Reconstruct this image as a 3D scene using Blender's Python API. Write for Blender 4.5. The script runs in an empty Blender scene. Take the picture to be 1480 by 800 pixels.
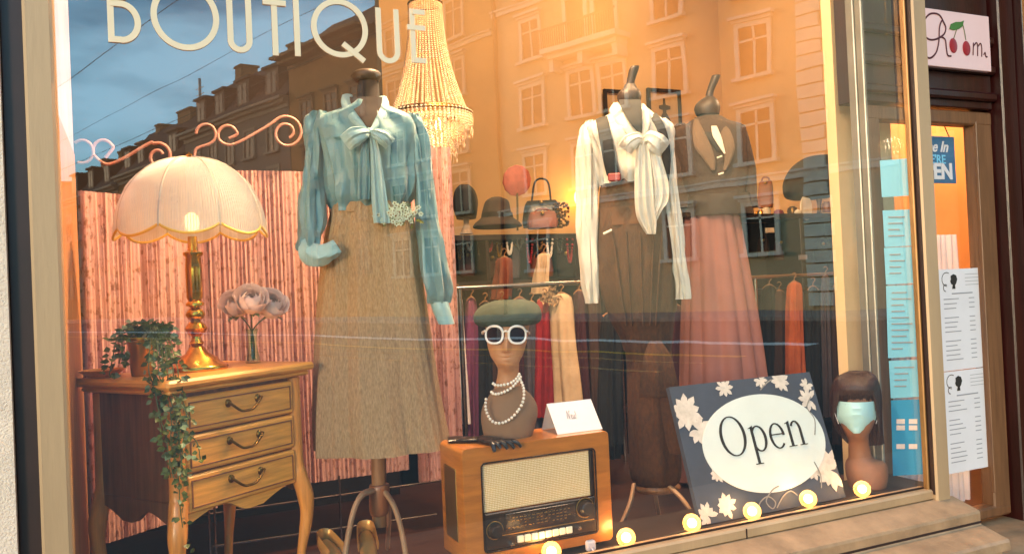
import bpy, math, random
from mathutils import Vector as V, Matrix, noise
random.seed(7)
PI = math.pi
scene = bpy.context.scene
COL = scene.collection
sin, cos = math.sin, math.cos

# ------------------------------------------------------------------ camera
FPX = 1200.0
YAW, PIT, ROL = math.radians(24.5), math.atan(15/1200), math.atan(.045)
CAM = V((0, -2, 1.5))
Fw = V((sin(YAW)*cos(PIT), cos(YAW)*cos(PIT), sin(PIT)))
R0 = V((cos(YAW), -sin(YAW), 0)); U0 = R0.cross(Fw)
Rt = cos(ROL)*R0 - sin(ROL)*U0; Up = cos(ROL)*U0 + sin(ROL)*R0
cd = bpy.data.cameras.new('camera'); cam = bpy.data.objects.new('camera', cd); COL.objects.link(cam)
cam.matrix_world = Matrix(((Rt.x, Up.x, -Fw.x, CAM.x), (Rt.y, Up.y, -Fw.y, CAM.y), (Rt.z, Up.z, -Fw.z, CAM.z), (0, 0, 0, 1)))
cd.sensor_width = 36; cd.lens = 36*FPX/1480; cd.clip_start = .05; cd.clip_end = 3000
scene.camera = cam

def ray(px, py): return Fw + Rt*((px-740)/FPX) + Up*((400-py)/FPX)
def at(px, py, y):                       # measured point of the photo on the upright plane y = const
    d = ray(px, py); return CAM + d*((y+2)/d.y)
def atx(px, py, x):
    d = ray(px, py); return CAM + d*(x/d.x)
def atz(px, py, z):
    d = ray(px, py); return CAM + d*((z-1.5)/d.z)

class Frame:                             # upright plane through a spot, facing the street viewer
    def __init__(s, px, py, y):
        s.c = at(px, py, y); d = s.c-CAM; d.z = 0; s.n = d.normalized(); s.r = V((s.n.y, -s.n.x, 0))
        s.dist = d.length
    def p(s, px, py, d=0.0):
        r = ray(px, py); k = (s.dist+d)/r.dot(s.n); return CAM + r*k

# ------------------------------------------------------------------ mesh helpers
class MB:
    def __init__(s): s.v = []; s.f = []
    def add(s, vs, fs):
        b = len(s.v); s.v += [V(q) for q in vs]; s.f += [tuple(i+b for i in f) for f in fs]; return s
    def box(s, a, b, M=None):
        x0, y0, z0 = a; x1, y1, z1 = b
        vs = [V((x, y, z)) for z in (z0, z1) for y in (y0, y1) for x in (x0, x1)]
        if M: vs = [M @ q for q in vs]
        return s.add(vs, [(0, 2, 3, 1), (4, 5, 7, 6), (0, 1, 5, 4), (2, 6, 7, 3), (0, 4, 6, 2), (1, 3, 7, 5)])
    def bbox(s, a, b, r=.004, M=None):   # box with chamfered edges
        x0, y0, z0 = a; x1, y1, z1 = b; r = min(r, abs(x1-x0)*.45, abs(y1-y0)*.45, abs(z1-z0)*.45)
        cx, cy, cz = (x0+x1)/2, (y0+y1)/2, (z0+z1)/2
        hx, hy, hz = (x1-x0)/2, (y1-y0)/2, (z1-z0)/2
        idx = {}; vs = []
        for sx in (-1, 1):
            for sy in (-1, 1):
                for sz in (-1, 1):
                    for ax in range(3):
                        o = [sx*(hx-r), sy*(hy-r), sz*(hz-r)]; o[ax] = (sx*hx, sy*hy, sz*hz)[ax]
                        q = V((cx+o[0], cy+o[1], cz+o[2])); idx[(sx, sy, sz, ax)] = len(vs); vs.append(M @ q if M else q)
        fs = []
        for ax in range(3):
            o1, o2 = [k for k in range(3) if k != ax]
            for sg in (-1, 1):
                lp = []
                for (p, q) in ((-1, -1), (1, -1), (1, 1), (-1, 1)):
                    t = [0, 0, 0]; t[ax] = sg; t[o1] = p; t[o2] = q; lp.append(idx[tuple(t)+(ax,)])
                if (sg == 1) == (ax == 1): lp.reverse()
                fs.append(tuple(lp))
        for a1 in range(3):
            for a2 in range(a1+1, 3):
                a3 = 3-a1-a2
                for p in (-1, 1):
                    for q in (-1, 1):
                        e = []
                        for w in (-1, 1):
                            t = [0, 0, 0]; t[a1] = p; t[a2] = q; t[a3] = w; e.append(tuple(t))
                        fs.append((idx[e[0]+(a1,)], idx[e[1]+(a1,)], idx[e[1]+(a2,)], idx[e[0]+(a2,)]))
        for sx in (-1, 1):
            for sy in (-1, 1):
                for sz in (-1, 1): fs.append(tuple(idx[(sx, sy, sz, k)] for k in range(3)))
        return s.add(vs, fs)
    def rings(s, rs, capA=True, capB=True, closed=True):
        n = len(rs[0]); vs = [q for r in rs for q in r]; fs = []
        for i in range(len(rs)-1):
            for j in range(n if closed else n-1):
                a = i*n+j; b = i*n+(j+1) % n; fs.append((a, b, b+n, a+n))
        if closed and capA: fs.append(tuple(range(n))[::-1])
        if closed and capB: fs.append(tuple((len(rs)-1)*n+j for j in range(n)))
        return s.add(vs, fs)
    def lathe(s, c, prof, n=28, ax=None, fold=None):     # prof: (radius, height)
        c = V(c); rs = []
        for k, (r, h) in enumerate(prof):
            ring = []
            for j in range(n):
                t = 2*PI*j/n; rr = r+(fold(t, k, h) if fold else 0)
                q = V((cos(t)*rr, sin(t)*rr, h)); ring.append(c+(ax @ q if ax else q))
            rs.append(ring)
        return s.rings(rs)
    def ball(s, c, r, sc=(1, 1, 1), n=12, m=8, M=None):
        c = V(c); vs = []; fs = []
        for i in range(m+1):
            a = PI*i/m
            for j in range(n):
                t = 2*PI*j/n; q = V((sin(a)*cos(t)*sc[0], sin(a)*sin(t)*sc[1], cos(a)*sc[2]))*r
                vs.append(c+(M @ q if M else q))
        for i in range(m):
            for j in range(n):
                a = i*n+j; b = i*n+(j+1) % n; fs.append((a, a+n, b+n, b))
        return s.add(vs, fs)
    def bead(s, c, r):
        c = V(c); g = .525731*r; h = .850651*r
        vs = [(-g, h*0, h), (g, 0, h), (-g, 0, -h), (g, 0, -h), (0, h, g), (0, h, -g), (0, -h, g), (0, -h, -g), (h, g, 0), (-h, g, 0), (h, -g, 0), (-h, -g, 0)]
        fs = [(0, 1, 4), (0, 4, 9), (9, 4, 5), (4, 8, 5), (4, 1, 8), (8, 1, 10), (8, 10, 3), (5, 8, 3), (5, 3, 2), (2, 3, 7), (7, 3, 10), (7, 10, 6), (7, 6, 11), (11, 6, 0), (0, 6, 1), (6, 10, 1), (9, 11, 0), (9, 2, 11), (9, 5, 2), (7, 11, 2)]
        return s.add([c+V(q) for q in vs], fs)
    def sweep(s, path, ab, n=10, ref=V((0, 1, 0)), sub=0, fold=None, cap=True):   # ab: (half width, half thickness) per point
        path = [V(q) for q in path]
        if not isinstance(ab, list): ab = [ab]*len(path)
        ab = [(q, q) if not isinstance(q, tuple) else q for q in ab]
        if sub: path, ab = spline(path, ab, sub)
        rs = []
        for i, q in enumerate(path):
            t = (path[min(i+1, len(path)-1)]-path[max(i-1, 0)])
            t = t.normalized() if t.length > 1e-9 else V((0, 0, 1))
            rf = ref[i] if isinstance(ref, list) and not sub else (ref[0] if isinstance(ref, list) else ref)
            w = t.cross(rf)
            if w.length < 1e-3: w = t.cross(V((1, 0, .1)))
            w.normalize(); m = w.cross(t).normalized(); ring = []
            a, b = ab[i]
            for j in range(n):
                th = 2*PI*j/n; e = fold(th, i/(len(path)-1)) if fold else 0
                ring.append(q+w*cos(th)*(a+e)+m*sin(th)*(b+e))
            rs.append(ring)
        return s.rings(rs, cap, cap)
    def poly(s, pts, nrm, th):           # flat outline extruded along nrm
        pts = [V(q) for q in pts]; n = len(pts); nrm = V(nrm)*th
        vs = pts+[q+nrm for q in pts]
        fs = [tuple(range(n))[::-1], tuple(range(n, 2*n))]+[(i, (i+1) % n, (i+1) % n+n, i+n) for i in range(n)]
        return s.add(vs, fs)
    def strip(s, L, Rr, nrm, th):        # flat stroke between two edge lines, with thickness
        n = len(L); nrm = V(nrm)*th
        rs = [[V(L[i]), V(Rr[i]), V(Rr[i])+nrm, V(L[i])+nrm] for i in range(n)]
        return s.rings(rs)

def spline(P, A, sub):
    out = []; oa = []; n = len(P)
    for i in range(n-1):
        p0, p1, p2, p3 = P[max(i-1, 0)], P[i], P[i+1], P[min(i+2, n-1)]
        for k in range(sub):
            t = k/sub
            out.append(.5*((2*p1)+(p2-p0)*t+(2*p0-5*p1+4*p2-p3)*t*t+(3*p1-p0-3*p2+p3)*t**3))
            if A is not None: oa.append(tuple(A[i][j]+(A[i+1][j]-A[i][j])*(t*t*(3-2*t)) for j in range(2)))
    out.append(P[-1])
    if A is not None: oa.append(A[-1]); return out, oa
    return out

def cspline(rows, sub):                  # catmull-rom on tuples of floats
    out = []; n = len(rows)
    for i in range(n-1):
        a, b, c, d = rows[max(i-1, 0)], rows[i], rows[i+1], rows[min(i+2, n-1)]
        for k in range(sub):
            t = k/sub
            out.append(tuple(.5*(2*q1+(q2-q0)*t+(2*q0-5*q1+4*q2-q3)*t*t+(3*q1-q0-3*q2+q3)*t**3) for q0, q1, q2, q3 in zip(a, b, c, d)))
    out.append(rows[-1]); return out

def root_of(p):
    o = V((0, 0, 0))
    while p: o += p.location; p = p.parent
    return o
def obj(name, mb, m, parent=None, smooth=True, local=False, label=None, angle=None):
    me = bpy.data.meshes.new(name); off = V((0, 0, 0)) if (local or not parent) else root_of(parent)
    me.from_pydata([q-off for q in mb.v], [], mb.f); me.materials.append(m); me.validate()
    import bmesh
    bm = bmesh.new(); bm.from_mesh(me); bmesh.ops.recalc_face_normals(bm, faces=bm.faces)
    bm.to_mesh(me); bm.free()
    o = bpy.data.objects.new(name, me); COL.objects.link(o)
    if smooth:
        me.polygons.foreach_set('use_smooth', [True]*len(me.polygons))
        try: me.set_sharp_from_angle(angle=math.radians(angle or 42))
        except Exception: pass
    if parent: o.parent = parent
    if label: o['label'] = label
    return o
def thing(name, label, cat, loc=(0, 0, 0), group=None):
    o = bpy.data.objects.new(name, None); COL.objects.link(o); o.location = V(loc); o.empty_display_size = .05
    o['label'] = label; o['category'] = cat
    if group: o['group'] = group
    return o
def tag(o, label, cat, group=None, kind=None):
    o['label'] = label; o['category'] = cat
    if group: o['group'] = group
    if kind: o['kind'] = kind
    return o
def struct(name, mb, m, smooth=False, label=None):
    o = obj(name, mb, m, None, smooth); o['kind'] = 'structure'; o['label'] = label or name.replace('_', ' '); o['category'] = name.split('_')[-1]
    return o
def copy_tree(o, parent=None):
    c = o.copy(); COL.objects.link(c)
    if parent: c.parent = parent
    for ch in [q for q in KIDS.get(o.name, [])]: copy_tree(ch, c)
    return c
KIDS = {}
def text_mb(txt, size, origin, ux, uz, th=.0015, bold=0.0, nrm=None, align='LEFT', shear=0.0, spacing=1.0):
    cu = bpy.data.curves.new('t', 'FONT'); cu.body = txt; cu.size = size; cu.offset = bold; cu.shear = shear
    cu.align_x = align; cu.extrude = th/2; cu.resolution_u = 4; cu.space_character = spacing
    o = bpy.data.objects.new('t', cu); COL.objects.link(o)
    dg = bpy.context.evaluated_depsgraph_get(); dg.update()
    me = bpy.data.meshes.new_from_object(o.evaluated_get(dg)); mb = MB()
    ux, uz, origin = V(ux), V(uz), V(origin); nn = V(nrm) if nrm else ux.cross(uz)
    mb.add([origin+ux*q.co.x+uz*q.co.y+nn*q.co.z for q in me.vertices], [tuple(p.vertices) for p in me.polygons])
    bpy.data.objects.remove(o); bpy.data.curves.remove(cu); bpy.data.meshes.remove(me)
    return mb

# ------------------------------------------------------------------ materials
def lin(h):
    h = h.lstrip('#'); c = [int(h[i:i+2], 16)/255 for i in (0, 2, 4)]
    return tuple(x/12.92 if x <= .04045 else ((x+.055)/1.055)**2.4 for x in c)
def mat(name, col, rough=.6, metal=0, var=.12, vscale=6, bump=0, bscale=60, emis=None, estr=0, stretch=None, spec=.5,
        trans=0, sub=0, col2=None, wave=None, sheen=0, coat=0, thresh=None, translucent=0, bdist=.004):
    m = bpy.data.materials.new(name); m.use_nodes = True; nt = m.node_tree; N = nt.nodes; L = nt.links
    b = N['Principled BSDF']; col = lin(col) if isinstance(col, str) else col
    b.inputs['Roughness'].default_value = rough; b.inputs['Metallic'].default_value = metal
    b.inputs['Specular IOR Level'].default_value = spec
    if coat: b.inputs['Coat Weight'].default_value = coat; b.inputs['Coat Roughness'].default_value = .12
    if sheen: b.inputs['Sheen Weight'].default_value = sheen
    if trans: b.inputs['Transmission Weight'].default_value = trans
    tc = N.new('ShaderNodeTexCoord'); mp = N.new('ShaderNodeMapping'); L.new(tc.outputs['Object'], mp.inputs[0])
    if stretch: mp.inputs['Scale'].default_value = stretch
    nz = N.new('ShaderNodeTexNoise'); nz.inputs['Scale'].default_value = vscale; nz.inputs['Detail'].default_value = 6; nz.inputs['Roughness'].default_value = .6
    L.new(mp.outputs[0], nz.inputs['Vector'])
    rp = N.new('ShaderNodeValToRGB'); c2 = lin(col2) if isinstance(col2, str) else col2
    if c2 is None:
        rp.color_ramp.elements[0].color = tuple(x*(1-var*1.6) for x in col)+(1,); rp.color_ramp.elements[1].color = tuple(min(1, x*(1+var)) for x in col)+(1,)
        rp.color_ramp.elements[0].position = .3; rp.color_ramp.elements[1].position = .7
    else:
        rp.color_ramp.elements[0].color = c2+(1,); rp.color_ramp.elements[1].color = col+(1,)
        a, d = thresh or (.35, .65); rp.color_ramp.elements[0].position = a; rp.color_ramp.elements[1].position = d
    src = nz.outputs['Fac']
    if wave:                              # (type axis, scale, distortion, mix)
        wv = N.new('ShaderNodeTexWave'); wv.bands_direction = wave[0]; wv.inputs['Scale'].default_value = wave[1]; wv.inputs['Distortion'].default_value = wave[2]
        wv.inputs['Detail'].default_value = 3; wv.inputs['Detail Scale'].default_value = 1.5
        L.new(mp.outputs[0], wv.inputs['Vector'])
        mx = N.new('ShaderNodeMix'); mx.inputs[0].default_value = wave[3]; L.new(nz.outputs['Fac'], mx.inputs[2]); L.new(wv.outputs['Fac'], mx.inputs[3]); src = mx.outputs[0]
    L.new(src, rp.inputs[0]); L.new(rp.outputs[0], b.inputs['Base Color'])
    if bump:
        n2 = N.new('ShaderNodeTexNoise'); n2.inputs['Scale'].default_value = bscale; n2.inputs['Detail'].default_value = 4; L.new(mp.outputs[0], n2.inputs['Vector'])
        bp = N.new('ShaderNodeBump'); bp.inputs['Strength'].default_value = bump; bp.inputs['Distance'].default_value = bdist
        L.new(n2.outputs['Fac'], bp.inputs['Height']); L.new(bp.outputs[0], b.inputs['Normal'])
    if emis:
        b.inputs['Emission Color'].default_value = (lin(emis) if isinstance(emis, str) else emis)+(1,); b.inputs['Emission Strength'].default_value = estr
    if translucent:
        tr = N.new('ShaderNodeBsdfTranslucent'); L.new(rp.outputs[0], tr.inputs[0]); ms = N.new('ShaderNodeMixShader'); ms.inputs[0].default_value = translucent
        L.new(b.outputs[0], ms.inputs[1]); L.new(tr.outputs[0], ms.inputs[2]); L.new(ms.outputs[0], N['Material Output'].inputs[0])
    return m
def glass_mat(name, ior=1.5, tint=(1, 1, 1), sheer=None, rough=0.0):
    m = bpy.data.materials.new(name); m.use_nodes = True; nt = m.node_tree; N = nt.nodes; L = nt.links; N.clear()
    out = N.new('ShaderNodeOutputMaterial'); tr = N.new('ShaderNodeBsdfTransparent'); gl = N.new('ShaderNodeBsdfGlossy'); gl.inputs['Roughness'].default_value = rough
    tr.inputs[0].default_value = tint+(1,)
    fr = N.new('ShaderNodeFresnel'); fr.inputs[0].default_value = ior; ge = N.new('ShaderNodeNewGeometry')
    iv = N.new('ShaderNodeMath'); iv.operation = 'SUBTRACT'; iv.inputs[0].default_value = 1; L.new(ge.outputs['Backfacing'], iv.inputs[1])
    mu = N.new('ShaderNodeMath'); mu.operation = 'MULTIPLY'; L.new(fr.outputs[0], mu.inputs[0]); L.new(iv.outputs[0], mu.inputs[1])
    mx = N.new('ShaderNodeMixShader'); L.new(mu.outputs[0], mx.inputs[0]); L.new(tr.outputs[0], mx.inputs[1]); L.new(gl.outputs[0], mx.inputs[2]); L.new(mx.outputs[0], out.inputs[0])
    return m
def sheer_mat(name, col, alpha):
    m = mat(name, col, .8, translucent=.4); nt = m.node_tree; N = nt.nodes; L = nt.links
    o = N['Material Output']; s = o.inputs[0].links[0].from_socket; tr = N.new('ShaderNodeBsdfTransparent'); mx = N.new('ShaderNodeMixShader'); mx.inputs[0].default_value = alpha
    L.new(tr.outputs[0], mx.inputs[1]); L.new(s, mx.inputs[2]); L.new(mx.outputs[0], o.inputs[0]); return m

M = {}
M['glass'] = glass_mat('window_glass', 2.55)
_n = M['glass'].node_tree; _t = _n.nodes.new('ShaderNodeTexCoord'); _z = _n.nodes.new('ShaderNodeTexNoise'); _z.inputs['Scale'].default_value = 1.6; _z.inputs['Detail'].default_value = 2
_b = _n.nodes.new('ShaderNodeBump'); _b.inputs['Strength'].default_value = 1; _b.inputs['Distance'].default_value = .0012; _n.links.new(_t.outputs['Object'], _z.inputs['Vector']); _n.links.new(_z.outputs['Fac'], _b.inputs['Height'])
_n.links.new(_b.outputs[0], [q for q in _n.nodes if q.type == 'BSDF_GLOSSY'][0].inputs['Normal'])
M['thin_glass'] = glass_mat('vase_glass', 1.5, (.85, .93, .85))
M['door_glass'] = glass_mat('door_glass', 1.5)
M['cream_letter'] = mat('cream_letter', '#dcc3a2', .5, var=.04)
M['alu'] = mat('champagne_aluminium', '#b08c68', .5, .15, var=.12, vscale=5, bump=.15, bscale=120, stretch=(1, 1, .15))
M['brass'] = mat('brass', '#d9a441', .2, 1, var=.18, vscale=12, bump=.1, bscale=40)
M['oldbrass'] = mat('aged_brass', '#7a5a2a', .35, 1, var=.3, vscale=20)
M['darkgap'] = mat('dark_frame', '#2a1410', .5, var=.2)
M['stucco'] = mat('stucco', '#dcc0aa', .9, var=.08, vscale=14, bump=.9, bscale=220)
M['ochre_stucco'] = mat('ochre_stucco', '#9a6a3a', .9, var=.15, vscale=10, bump=.9, bscale=160)
M['sill'] = mat('sill_stone', '#9c7858', .55, var=.22, vscale=9, bump=.5, bscale=60)
M['door_wood'] = mat('dark_red_wood', '#2c0b0a', .35, var=.3, vscale=5, stretch=(8, 8, .6), bump=.2, bscale=30)
M['tan_wood'] = mat('tan_wood', '#6e4a30', .45, var=.2, vscale=6, stretch=(10, 10, .7), bump=.2, bscale=40)
M['oak'] = mat('honey_oak', '#d88c3e', .38, var=.22, vscale=5, stretch=(14, 14, 1), bump=.12, bscale=40, coat=.25)
M['oak_h'] = mat('honey_oak_level', '#eca044', .38, var=.22, vscale=5, stretch=(1.4, 1.4, 16), bump=.12, bscale=40, coat=.25)
M['walnut'] = mat('walnut', '#8a5430', .4, var=.25, vscale=5, stretch=(12, 12, 1), coat=.25)
M['radio_wood'] = mat('radio_veneer', '#b06a26', .3, var=.18, vscale=4, stretch=(2, 2, 14), coat=.5)
M['stand_wood'] = mat('stand_wood', '#8a5f38', .45, var=.2, vscale=8, stretch=(10, 10, 1))
M['cap_wood'] = mat('cap_wood', '#35251a', .5, var=.25, vscale=10)
M['warm_wall'] = mat('warm_wall', '#e2b67c', .85, var=.05, vscale=2)
M['dark_wall'] = mat('dark_partition', '#22140e', .8, var=.2)
M['floorwood'] = mat('dark_floor', '#3a1e12', .4, var=.3, vscale=5, stretch=(1.2, 10, 1))
M['ceil'] = mat('ceiling_paint', '#c8b090', .9)
M['sidewood'] = mat('side_plank', '#b8794a', .6, var=.25, vscale=6, stretch=(12, 12, .6))
M['pinkfab'] = mat('pink_crinkle_fabric', '#c6968a', .85, var=.1, vscale=62, stretch=(1, 1, .6), col2='#946250', thresh=(.36, .46), bump=.7, bscale=70)
M['pinkmetal'] = mat('pink_iron', '#c08a78', .5, .2)
M['chrome'] = mat('chrome', '#b8b4b0', .2, 1)
M['teal'] = mat('teal_satin', '#5f8a90', .42, var=.1, vscale=5, sheen=.3, bump=.5, bscale=9, bdist=.03, stretch=(1, 1, .3), translucent=.12)
M['teal_light'] = mat('light_teal_satin', '#86abad', .42, var=.08, sheen=.3, bump=.4, bscale=12, bdist=.02)
M['white_satin'] = mat('white_satin', '#d6cdbd', .45, var=.05, vscale=6, sheen=.2, bump=.5, bscale=10, bdist=.03, stretch=(1, 1, .3), translucent=.12)
M['tweed'] = mat('khaki_tweed', '#aa8c68', .95, var=.1, vscale=260, col2='#826748', thresh=(.3, .7), bump=.6, bscale=300, stretch=(1, 1, .25), wave=None)
M['brown_tweed'] = mat('brown_tweed', '#522f10', .9, var=.2, vscale=90, col2='#38200c', thresh=(.3, .7), bump=.5, bscale=200, stretch=(1, 1, .5))
M['jacket'] = mat('brown_wool', '#43342a', .95, var=.15, vscale=90, bump=.6, bscale=240)
M['pinkwool'] = mat('dusky_pink_wool', '#825650', .85, var=.08, vscale=8, bump=.2, bscale=200)
M['black'] = mat('black_cloth', '#0a0605', .7, var=.2)
M['black_leather'] = mat('black_leather', '#1c1715', .3, var=.2, bump=.4, bscale=60)
M['grey_jersey'] = mat('grey_jersey', '#2a2120', .9, var=.08)
M['red'] = mat('red_leather', '#8e2416', .4)
M['shade'] = mat('lampshade_fabric', '#f2ece2', .8, var=.04, bump=.3, bscale=90, translucent=.72)
n0 = M['shade'].node_tree; so0 = n0.nodes['Material Output'].inputs[0].links[0].from_socket; t0 = n0.nodes.new('ShaderNodeBsdfTransparent'); x0m = n0.nodes.new('ShaderNodeMixShader'); x0m.inputs[0].default_value = .86
n0.links.new(t0.outputs[0], x0m.inputs[1]); n0.links.new(so0, x0m.inputs[2]); n0.links.new(x0m.outputs[0], n0.nodes['Material Output'].inputs[0])
M['gold_rim'] = mat('gold_lining', '#f0c050', .5, .2, emis='#ffb030', estr=.0)
M['beads'] = mat('wood_beads', '#c9a684', .45, var=.2, vscale=40)
M['crystal'] = mat('amber_crystal', '#f3dfc2', .15, var=.1, vscale=40, translucent=.5, spec=.9)
M['leaf'] = mat('ivy_leaf', '#56601c', .5, var=.5, vscale=22, translucent=.15)
M['leaf_pale'] = mat('pale_leaf', '#7f8d62', .5, var=.3, vscale=22)
M['stem'] = mat('green_stem', '#4a5a2a', .6)
M['rose'] = mat('pink_rose', '#fbe0d4', .7, var=.05, vscale=30, translucent=.12)
M['pot'] = mat('gold_pot', '#c08a2c', .3, .8, var=.15)
M['cream'] = mat('cream_plastic', '#e8dcc0', .35)
M['skin'] = mat('mannequin_skin', '#b98258', .55, var=.12, vscale=8)
M['skin2'] = mat('wig_head_skin', '#86583c', .6, var=.14, vscale=14)
M['suede'] = mat('mannequin_bust_cloth', '#84644a', .9, var=.08, vscale=8)
M['lips'] = mat('muted_lips', '#7a2f28', .4)
M['olive'] = mat('olive_felt', '#3b4232', .95, var=.15, vscale=30, bump=.4, bscale=120)
M['lens'] = mat('dark_lens', '#1c1218', .08, spec=.9)
M['pearl'] = mat('pearl', '#eadcc8', .25, spec=.8, coat=.4)
M['hair'] = mat('auburn_hair', '#361b12', .42, var=.4, vscale=30, stretch=(6, 6, .3), bump=.5, bscale=60)
M['mask'] = mat('blue_mask', '#a5cfd4', .8, var=.05)
M['paper'] = mat('white_card', '#cfc9cc', .7, var=.03)
M['ink'] = mat('ink', '#26221f', .7, var=.05)
M['greyink'] = mat('grey_ink', '#8b8a90', .7, var=.05)
M['board_blue'] = mat('slate_board', '#3f4450', .6, var=.08, vscale=12)
M['board_oval'] = mat('pale_oval', '#cfd8d4', .6, var=.03)
M['flower'] = mat('pale_flower', '#cfc4b8', .6, var=.12, vscale=40)
M['flower_line'] = mat('flower_shade', '#8d8780', .6)
M['room_sign'] = mat('pink_board', '#d8b4b4', .5, var=.03)
M['cherry'] = mat('cherry_red', '#8f1220', .3, var=.15)
M['cherry_leaf'] = mat('cherry_leaf', '#3f6a26', .5, var=.2)
M['maroon'] = mat('maroon_ink', '#4a1018', .5)
M['blue_sign'] = mat('blue_sign', '#2a5f86', .5, var=.04)
M['bluepaper'] = mat('sky_blue_paper', '#6fb9dc', .7, var=.05)
M['bluepaper2'] = mat('strong_blue_paper', '#2b8cc0', .7, var=.05)
M['orange_wall'] = mat('orange_wall', '#d09458', .9, var=.1, vscale=3)
M['lace'] = sheer_mat('lace', '#e2d8da', .85)
M['voile'] = sheer_mat('white_voile', '#dcd6e0', .85)
M['grille'] = mat('radio_cloth', '#fae8c4', .9, var=.08, vscale=200)
M['radio_dark'] = mat('dark_bakelite', '#2a1a10', .25, var=.2, spec=.7)
M['dial'] = mat('dial_glass', '#3a2a1a', .1, var=.3, vscale=60, spec=.9)
M['gold_trim'] = mat('gold_trim', '#c09a58', .3, .9)
M['shelfwood'] = mat('dark_shelf', '#180b07', .45, var=.25, vscale=6, stretch=(1, 6, 8))
M['fascinator'] = mat('pink_sinamay', '#d9775c', .7, var=.12, vscale=20)
M['greyfelt'] = mat('grey_felt', '#4a3c33', .95, var=.15)
M['bulb'] = mat('lit_bulb', '#ffd9a0', .4, emis='#ffb050', estr=5)
M['bulb_hot'] = mat('hot_bulb', '#ffe0b0', .4, emis='#ffc070', estr=6)
M['halo_globe'] = sheer_mat('frosted_halo', '#ffe2b4', .42)
M['pict'] = mat('picture_paper', '#c8a478', .6)
M['frame_black'] = mat('black_frame', '#1a100c', .4)
M['gold_shoe'] = mat('gold_leather', '#c98f4a', .3, .3, var=.15)
for n_, c_ in dict(cloth_purple='#6a3050', cloth_red='#92161c', cloth_cream='#c6a884', cloth_wine='#3a1018', cloth_brown='#3c2418', cloth_black='#090605',
                   cloth_orange='#b0582c', cloth_white='#d8ccc8', cloth_grey='#4c444a', cloth_plum='#45212c', cloth_rust='#6e3018').items():
    M[n_] = mat(n_, c_, .85, var=.15, vscale=10, bump=.2, bscale=80)

# ------------------------------------------------------------------ world and light
w = bpy.data.worlds.new('World'); scene.world = w; w.use_nodes = True; nt = w.node_tree; N = nt.nodes; L = nt.links
bg = N['Background']; sky = N.new('ShaderNodeTexSky'); sky.sky_type = 'NISHITA'; sky.sun_disc = False
SUN_EL, SUN_AZ = math.radians(9), math.radians(226)
sky.sun_elevation = SUN_EL; sky.sun_rotation = SUN_AZ; sky.air_density = 1.3; sky.dust_density = .6; sky.ozone_density = 2.5
tc = N.new('ShaderNodeTexCoord'); mp = N.new('ShaderNodeMapping'); mp.inputs['Scale'].default_value = (1, 1, 3.2)
nz = N.new('ShaderNodeTexNoise'); nz.inputs['Scale'].default_value = 3.4; nz.inputs['Detail'].default_value = 9; nz.inputs['Roughness'].default_value = .55
rp = N.new('ShaderNodeValToRGB'); rp.color_ramp.elements[0].position = .43; rp.color_ramp.elements[1].position = .63
rp.color_ramp.elements[1].color = (.75, .75, .75, 1)
mx = N.new('ShaderNodeMix'); mx.data_type = 'RGBA'; mx.inputs['B'].default_value = (4.6, 8.8, 11.6, 1)
L.new(tc.outputs['Generated'], mp.inputs[0]); L.new(mp.outputs[0], nz.inputs['Vector']); L.new(nz.outputs['Fac'], rp.inputs[0])
L.new(rp.outputs[0], mx.inputs['Factor']); tn = N.new('ShaderNodeMix'); tn.data_type = 'RGBA'; tn.blend_type = 'MULTIPLY'; tn.inputs['Factor'].default_value = 1; tn.inputs['B'].default_value = (.55, 1.12, 1.42, 1)
L.new(sky.outputs[0], tn.inputs['A']); L.new(tn.outputs['Result'], mx.inputs['A']); L.new(mx.outputs['Result'], bg.inputs[0]); bg.inputs[1].default_value = .115
sd = bpy.data.lights.new('sun', 'SUN'); sd.energy = .9; sd.angle = math.radians(12); sd.color = (1, .66, .4)
so = bpy.data.objects.new('sun', sd); COL.objects.link(so)
# sun_rotation turns clockwise from +Y
sdir = V((sin(SUN_AZ)*cos(SUN_EL), cos(SUN_AZ)*cos(SUN_EL), sin(SUN_EL)))
so.rotation_euler = (-sdir).to_track_quat('-Z', 'Y').to_euler()
def point(name, loc, e, col=(1, .55, .22), r=.03):
    d = bpy.data.lights.new(name, 'POINT'); d.energy = e; d.color = col; d.shadow_soft_size = r
    o = bpy.data.objects.new(name, d); COL.objects.link(o); o.location = V(loc); return o
def area(name, loc, tgt, e, size, col=(1, .66, .36)):
    d = bpy.data.lights.new(name, 'AREA'); d.energy = e; d.color = col; d.size = size
    o = bpy.data.objects.new(name, d); COL.objects.link(o); o.location = V(loc)
    o.rotation_euler = (V(tgt)-V(loc)).to_track_quat('-Z', 'Y').to_euler(); return o
scene.view_settings.view_transform = 'Standard'; scene.view_settings.look = 'None'; scene.view_settings.exposure = 1.72; scene.view_settings.gamma = 1

# ================================================================== the street behind the viewer (seen mirrored in the glass)
DR = V((-.347, -.938, 0)).normalized(); NR = V((-DR.y, DR.x, 0)); B0 = V((0, 2, 0))
struct('ground', MB().box((-250, -400, -.9), (300, 60, -.002)), mat('asphalt', '#3c3634', .85, var=.15, vscale=3, bump=.3, bscale=40))
struct('pavement', MB().box((-6, -2.6, -.001), (7.5, -.36, .12)), mat('paving', '#6a5e54', .8, var=.12, vscale=4, bump=.3, bscale=50))
def street_box(u0, u1, w0, w1, z0, z1):   # u along the side street, w across from the viewer
    mb = MB(); pts = []
    for z in (z0, z1):
        for (u, w_) in ((u0, w0), (u1, w0), (u1, w1), (u0, w1)): q = B0+DR*u+NR*w_; pts.append(V((q.x, q.y, z)))
    return mb.add(pts, [(0, 3, 2, 1), (4, 5, 6, 7), (0, 1, 5, 4), (1, 2, 6, 5), (2, 3, 7, 6), (3, 0, 4, 7)])
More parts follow.
